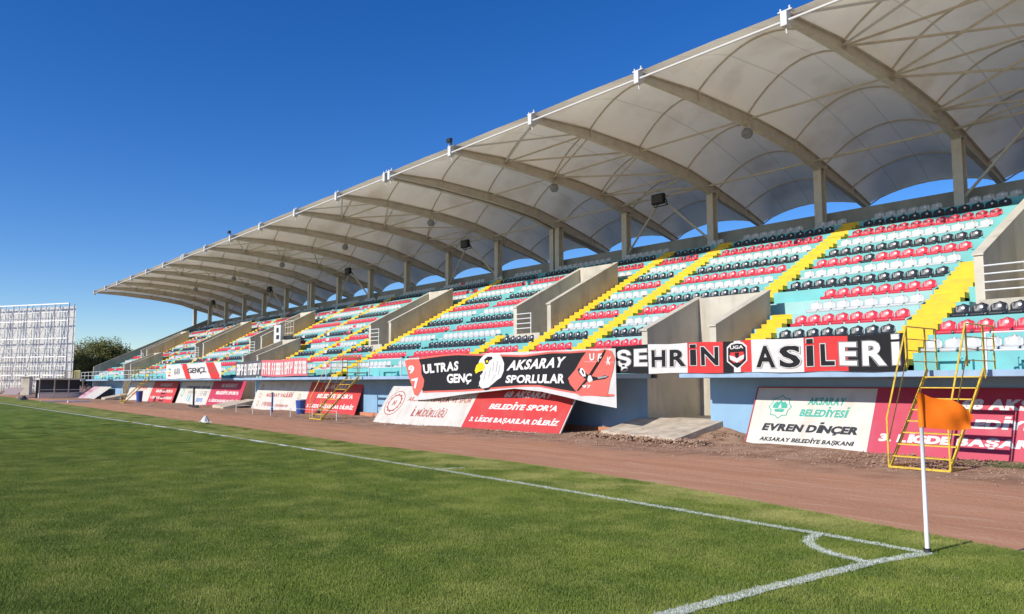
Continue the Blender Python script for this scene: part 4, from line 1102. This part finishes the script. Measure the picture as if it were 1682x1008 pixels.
# clutter at its foot
lb_ = empty('field_hut', atD(40, 648, 112), 'small cream kiosk door panel at the foot of the lattice frame', 'kiosk')
c0 = atD(33, 647, 111); c0.z = TR; c1 = atD(47, 647, 111); c1.z = TR
t_ = (c1-c0).normalized(); nn = Vector((-t_.y, t_.x, 0))
mb = MB()
for (p, q) in ((c0, c1),):
    mb.add([p, q, q+nn*.8, p+nn*.8]+[v+Vector((0, 0, 2.5)) for v in (p, q, q+nn*.8, p+nn*.8)], [(3, 2, 1, 0), (4, 5, 6, 7), (0, 1, 5, 4), (1, 2, 6, 5), (2, 3, 7, 6), (3, 0, 4, 7)])
mb.build('wall', M_conc, lb_)
MB().bar(c0+Vector((0, 0, 2.52))-nn*.1+nn*.4-t_*.1, c1+Vector((0, 0, 2.52))-nn*.1+nn*.4+t_*.1, 1.0, .08).build('roof', M_wsteel, lb_)
# dugout
dg_ = empty('dugout', (-101, 16.8, TR), 'open grey roofed team shelter between the frame and the stand', 'dugout')
X0 = -101.0
MB().box(X0-2.2, X0+.2, 14.6, 19.0, 1.86, 2.02).build('roof', M_steel, dg_)
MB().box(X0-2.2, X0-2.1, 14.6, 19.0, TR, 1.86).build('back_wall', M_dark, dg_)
for y in (14.65, 16.1, 17.5, 18.9): MB().bar((X0, y, TR), (X0, y, 1.86), .10).build('post', M_conc, dg_)
r = MB()
for z in (.15, .45, .75): r.tube([(X0, 14.65, z), (X0, 18.9, z)], .035, 6)
r.build('railing', M_rail, dg_)
MB().box(X0-1.8, X0-1.3, 14.8, 18.8, TR, .35).build('bench', M_rail, dg_)
# yellowish cage at end of the slab
cg_ = empty('end_cage', (-106.5, 19.6, 1.7), 'pale yellow railing cage at the far end of the walkway', 'railing')
r = MB()
for z in (1.9, 2.95): r.tube([(-108.5, 19.35, z), (-105.1, 19.35, z)], .04, 6)
for k in range(9): r.tube([(-108.5+.42*k, 19.35, 1.85), (-108.5+.42*k, 19.35, 2.98)], .035, 6)
r.build('bars', mat('cage_paint', (.55, .50, .25), .6), cg_)
MB().box(-108.6, -105.12, 19.3, 20.8, 1.70, 1.86).build('deck', M_slab, cg_)

def leaf_mat(nm, a, b):
    m = mat(nm, a, .6, 0, .8, col2=b, trans=.25); return m
M_bark = mat('bark', (.10, .075, .05), .9, .3, 6, bump=.5)
M_leafA = leaf_mat('leaves_olive', (.23, .22, .055), (.09, .115, .025)); M_leafB = leaf_mat('leaves_dark', (.15, .155, .04), (.065, .085, .02))
def tree(cx, cy, h_, rad, lm, label, seed, nleaf=9000, ls=.26):
    rg = random.Random(seed)
    t = empty('broadleaf_tree', (cx, cy, TR), label, 'tree', 'trees beyond the far end')
    mb = MB(); mb.tube([(cx, cy, TR), (cx+.1, cy, h_*.25), (cx-.1, cy+.1, h_*.5), (cx, cy, h_*.85)], [.32, .24, .16, .05], 8)
    tips = []
    for k in range(16):
        a = rg.uniform(0, 6.28); z0 = h_*rg.uniform(.2, .6); r_ = rad*rg.uniform(.5, .95); z1 = z0+h_*rg.uniform(.1, .35)
        p = (cx+math.cos(a)*r_, cy+math.sin(a)*r_, min(z1, h_*.93)); mb.tube([(cx, cy, z0), (cx+math.cos(a)*r_*.5, cy+math.sin(a)*r_*.5, (z0+p[2])/2+.2), p], [.10, .06, .02], 5); tips.append(p)
    mb.build('trunk', M_bark, t)
    cl = []
    for p in tips: cl.append((Vector(p), rad*rg.uniform(.28, .45)))
    for k in range(14):
        a = rg.uniform(0, 6.28); rr = rad*rg.uniform(0, .75); z = h_*rg.uniform(.25, .9); rr *= (1-.6*max(0, z/h_-.55)/.45)
        cl.append((Vector((cx+math.cos(a)*rr, cy+math.sin(a)*rr, z)), rad*rg.uniform(.22, .42)))
    V = []; Fq = []
    for k in range(nleaf):
        c_, r_ = rg.choice(cl)
        v = Vector((rg.gauss(0, 1), rg.gauss(0, 1), rg.gauss(0, .8))).normalized()*r_*(rg.random()**.35)
        p = c_+v; a = Vector((rg.gauss(0, 1), rg.gauss(0, 1), rg.gauss(0, 1))).normalized(); b = a.orthogonal().normalized(); s = ls*rg.uniform(.6, 1.2)
        i = len(V); V += [tuple(p-a*s*.5), tuple(p+b*s*.3), tuple(p+a*s*.5), tuple(p-b*s*.3)]; Fq.append((i, i+1, i+2, i+3))
    mb = MB(); mb.v = V; mb.f = Fq; mb.m = [0]*len(Fq); mb.build('crown', lm, t)
tc = [(atD(126, 640, 135), 7.8, 3.9, M_leafA, 'bushy olive green tree standing nearest the lattice frame'), (atD(160, 640, 132), 9.2, 4.0, M_leafA, 'tallest olive green tree behind the far end wall'),
      (atD(184, 640, 136), 8.6, 3.0, M_leafB, 'dark green tree touching the far end wall'), (atD(117, 640, 128), 5.2, 2.6, M_leafB, 'low dark tree close behind the lattice frame'),
      (atD(152, 640, 128), 5.8, 3.2, M_leafB, 'low dark green tree in front of the tallest one')]
for k, (p, h_, r_, lm, lb) in enumerate(tc): tree(p.x, p.y, h_, r_, lm, lb, 20+k)
# distant block of flats
hp = atD(117, 600, 330.0)
hb = empty('apartment_building', (hp.x, hp.y, TR), 'pale distant flats with a grey roof between the frame and trees', 'building')
M_wallf = mat('far_wall', (.48, .45, .42), .8); M_rooff = mat('far_roof', (.25, .24, .26), .7)
ux = Vector((CR.x, CR.y, 0)).normalized(); uy = Vector((-ux.y, ux.x, 0))
def hbx(nm, a0, a1, d0, d1, z0, z1, m, par=hb):
    vs = [Vector((hp.x, hp.y, 0))+ux*a+uy*d_+Vector((0, 0, z)) for z in (z0, z1) for d_ in (d0, d1) for a in (a0, a1)]
    return MB().add(vs, [(0, 2, 3, 1), (4, 5, 7, 6), (0, 1, 5, 4), (2, 6, 7, 3), (0, 4, 6, 2), (1, 3, 7, 5)]).build(nm, m, par)
hbx('wall', -7, 3.4, 0, 10, TR, 14.2, M_wallf); rf = hbx('roof', -7.4, 3.8, -.4, 10.4, 14.2, 15.0, M_rooff); hbx('stair_tower', -1.5, 1, 2, 5, 15.0, 17.0, M_wallf); hbx('chimney', 1.6, 2.2, 2, 2.6, 15.0, 17.2, M_rooff, rf)
for j in range(4):
    for i in range(4): hbx('window', -6.2+2.4*i, -4.9+2.4*i, -.06, 0.0, 2.2+3.1*j, 3.8+3.1*j, M_dark)

# ------------------------------------------------------------------ small things
# camera platform with cage and white box above the middle opening
pp = atY(470, 556, 24.2)
cp = empty('camera_platform', pp, 'black camera platform with a white sign box above the middle opening', 'platform')
x0, x1 = atY(463, 556, 24.2).x, atY(487, 556, 24.2).x; zf = pp.z
MB().box(x0, x1, 23.9, 24.9, zf-.08, zf).box(x0, x1, 23.9, 23.93, zf, zf+.18).build('deck', M_black, cp)
MB().bar(((x0+x1)/2, 24.1, zf-.08), ((x0+x1)/2-.9, 24.4, zf-1.2), .08).bar((x0, 24.1, zf-.1), ((x0+x1)/2-.9, 24.4, zf-1.2), .08).build('bracket', M_black, cp)
r = MB()
for z in (.35, .8, 1.25): r.tube([(x0+1.2, 23.95, zf+z), (x1, 23.95, zf+z)], .025, 5)
for k in range(4): x_ = x0+1.2+(x1-x0-1.2)*k/3; r.tube([(x_, 23.95, zf), (x_, 23.95, zf+1.3)], .025, 5)
r.build('cage', M_steel, cp)
xs0, xs1 = atY(454, 550, 23.8).x, atY(465, 550, 23.8).x
MB().box(xs0, xs1, 23.6, 23.85, zf-.3, zf+1.0).build('sign_box', M_wsteel, cp)
MB().box(xs0+.5, xs0+.9, 23.58, 23.60, zf+.45, zf+.8).box(xs0+.5, xs0+1.0, 23.58, 23.60, zf-.05, zf+.25).build('sign_mark', M_black, cp)
# blue bins / posts by the boards
def bin_(x, y, lb, h_=.8, r_=.2):
    b_ = empty('blue_bin', (x, y, TR), lb, 'bin')
    MB().tube([(x, y, TR), (x, y, TR+h_)], [.22, .30], 12).build('body', mat('bin_blue', (.03, .08, .32), .4) if 'bin_blue' not in bpy.data.materials else bpy.data.materials['bin_blue'], b_, smooth=False)
    MB().tube([(x, y, TR+h_), (x, y, TR+h_+.04)], .32, 12).build('rim', M_rail, b_)
p = atY(494, 672, 19.0); bin_(p.x, 19.0, 'short blue bin in front of the VALİLİĞİ board')
p = atY(229, 650, 18.8); bin_(p.x, 18.8, 'blue bin with white rim beside the far ladder', 1.0)
p = atY(447, 672, 18.6)
bp_ = empty('post', (p.x, 18.6, TR), 'dark blue short post in front of the VALİLİĞİ lettering', 'post')
MB().tube([(p.x, 18.6, TR), (p.x, 18.6, .95)], .06, 8).build('shaft', bpy.data.materials['bin_blue'], bp_); MB().tube([(p.x, 18.6, .95), (p.x, 18.6, 1.0)], .075, 8).build('cap', M_black, bp_)
p = atY(318, 660, 18.0)
bp_ = empty('post', (p.x, 18.0, TR), 'black post with cross bars standing before the blue lettered board', 'post')
MB().tube([(p.x, 18.0, TR), (p.x, 18.0, 1.25)], .07, 8).build('shaft', M_black, bp_); MB().bar((p.x-1, 18.0, TR+.12), (p.x+1, 18.0, TR+.12), .12).build('foot', M_black, bp_)
# low chain rail along the track before the third board
lr = empty('low_rail', (-40, 17.2, TR), 'thin low wire rail beside the track in front of the VALİLİĞİ board', 'railing')
r = MB()
for k in range(6): x_ = -47+2.6*k; r.tube([(x_, 17.0, TR), (x_, 17.0, TR+.5)], .02, 5)
r.build('rods', M_rail, lr)
MB().tube([(-47, 17.0, TR+.46), (-34, 17.0, TR+.46)], .008, 4).build('wire', M_rail, lr)
# scrap on the grass edge
p = atZ(337, 697, -.02)
mb = MB(); rg = random.Random(2)
mb.grid(lambda u, v: (p.x+(u-.5)*.55, p.y+(v-.5)*.3, .03+.30*math.exp(-((u-.45)*4)**2)*math.exp(-((v-.5)*2.5)**2)+.06*rg.random()), 8, 6)
tag(mb.build('crumpled_sheet', M_wsteel), 'crumpled white plastic sheet lying on the grass edge', 'litter')
p = atZ(39, 658, 0)
mb = MB(); mb.grid(lambda u, v: (p.x+(u-.5)*1.2, p.y+(v-.5)*.6, .02+.35*math.exp(-((u-.5)*3)**2)*math.exp(-((v-.5)*2.5)**2)+.1*rg.random()), 6, 5)
tag(mb.build('dark_sack', M_black), 'small dark sack on the pitch by the far corner', 'sack')
# pale pipes / planks heaped before the dugout
for k, (px, L_, lb) in enumerate(((100, 3.2, 'white plank lying before the dugout'), (130, 1.8, 'pale plank beside the far ladder foot'), (62, 4.0, 'long white beam at the foot of the lattice frame'))):
    p = atY(px, 652, 13.5+k*1.2 if px > 90 else 15)
    o = MB().box(p.x-.2, p.x+.2, p.y-L_/2, p.y+L_/2, TR, TR+.16).build('plank', M_rail); tag(o, lb, 'plank')
ab = Board('leaning_board', 'small tilted pink and white board lying before the lattice frame', atD(2, 648, 100)*1.0, atD(28, 648, 100), 1.5, .9)
ab.panel('panel', 0, 1, ink('board_dirty_pink', (.42, .33, .31))); ab.panel('white_edge', 0, .3, I_white, .0, 1.0) if False else None
# mast far away beyond the trees
p = atD(210, 640, 260)
o = MB().bar((p.x, p.y, TR), (p.x, p.y, 14.5), .18).bar((p.x-.8, p.y, 13.4), (p.x+.8, p.y, 13.4), .1).build('antenna_mast', M_steel); tag(o, 'thin grey mast rising beyond the trees', 'mast')
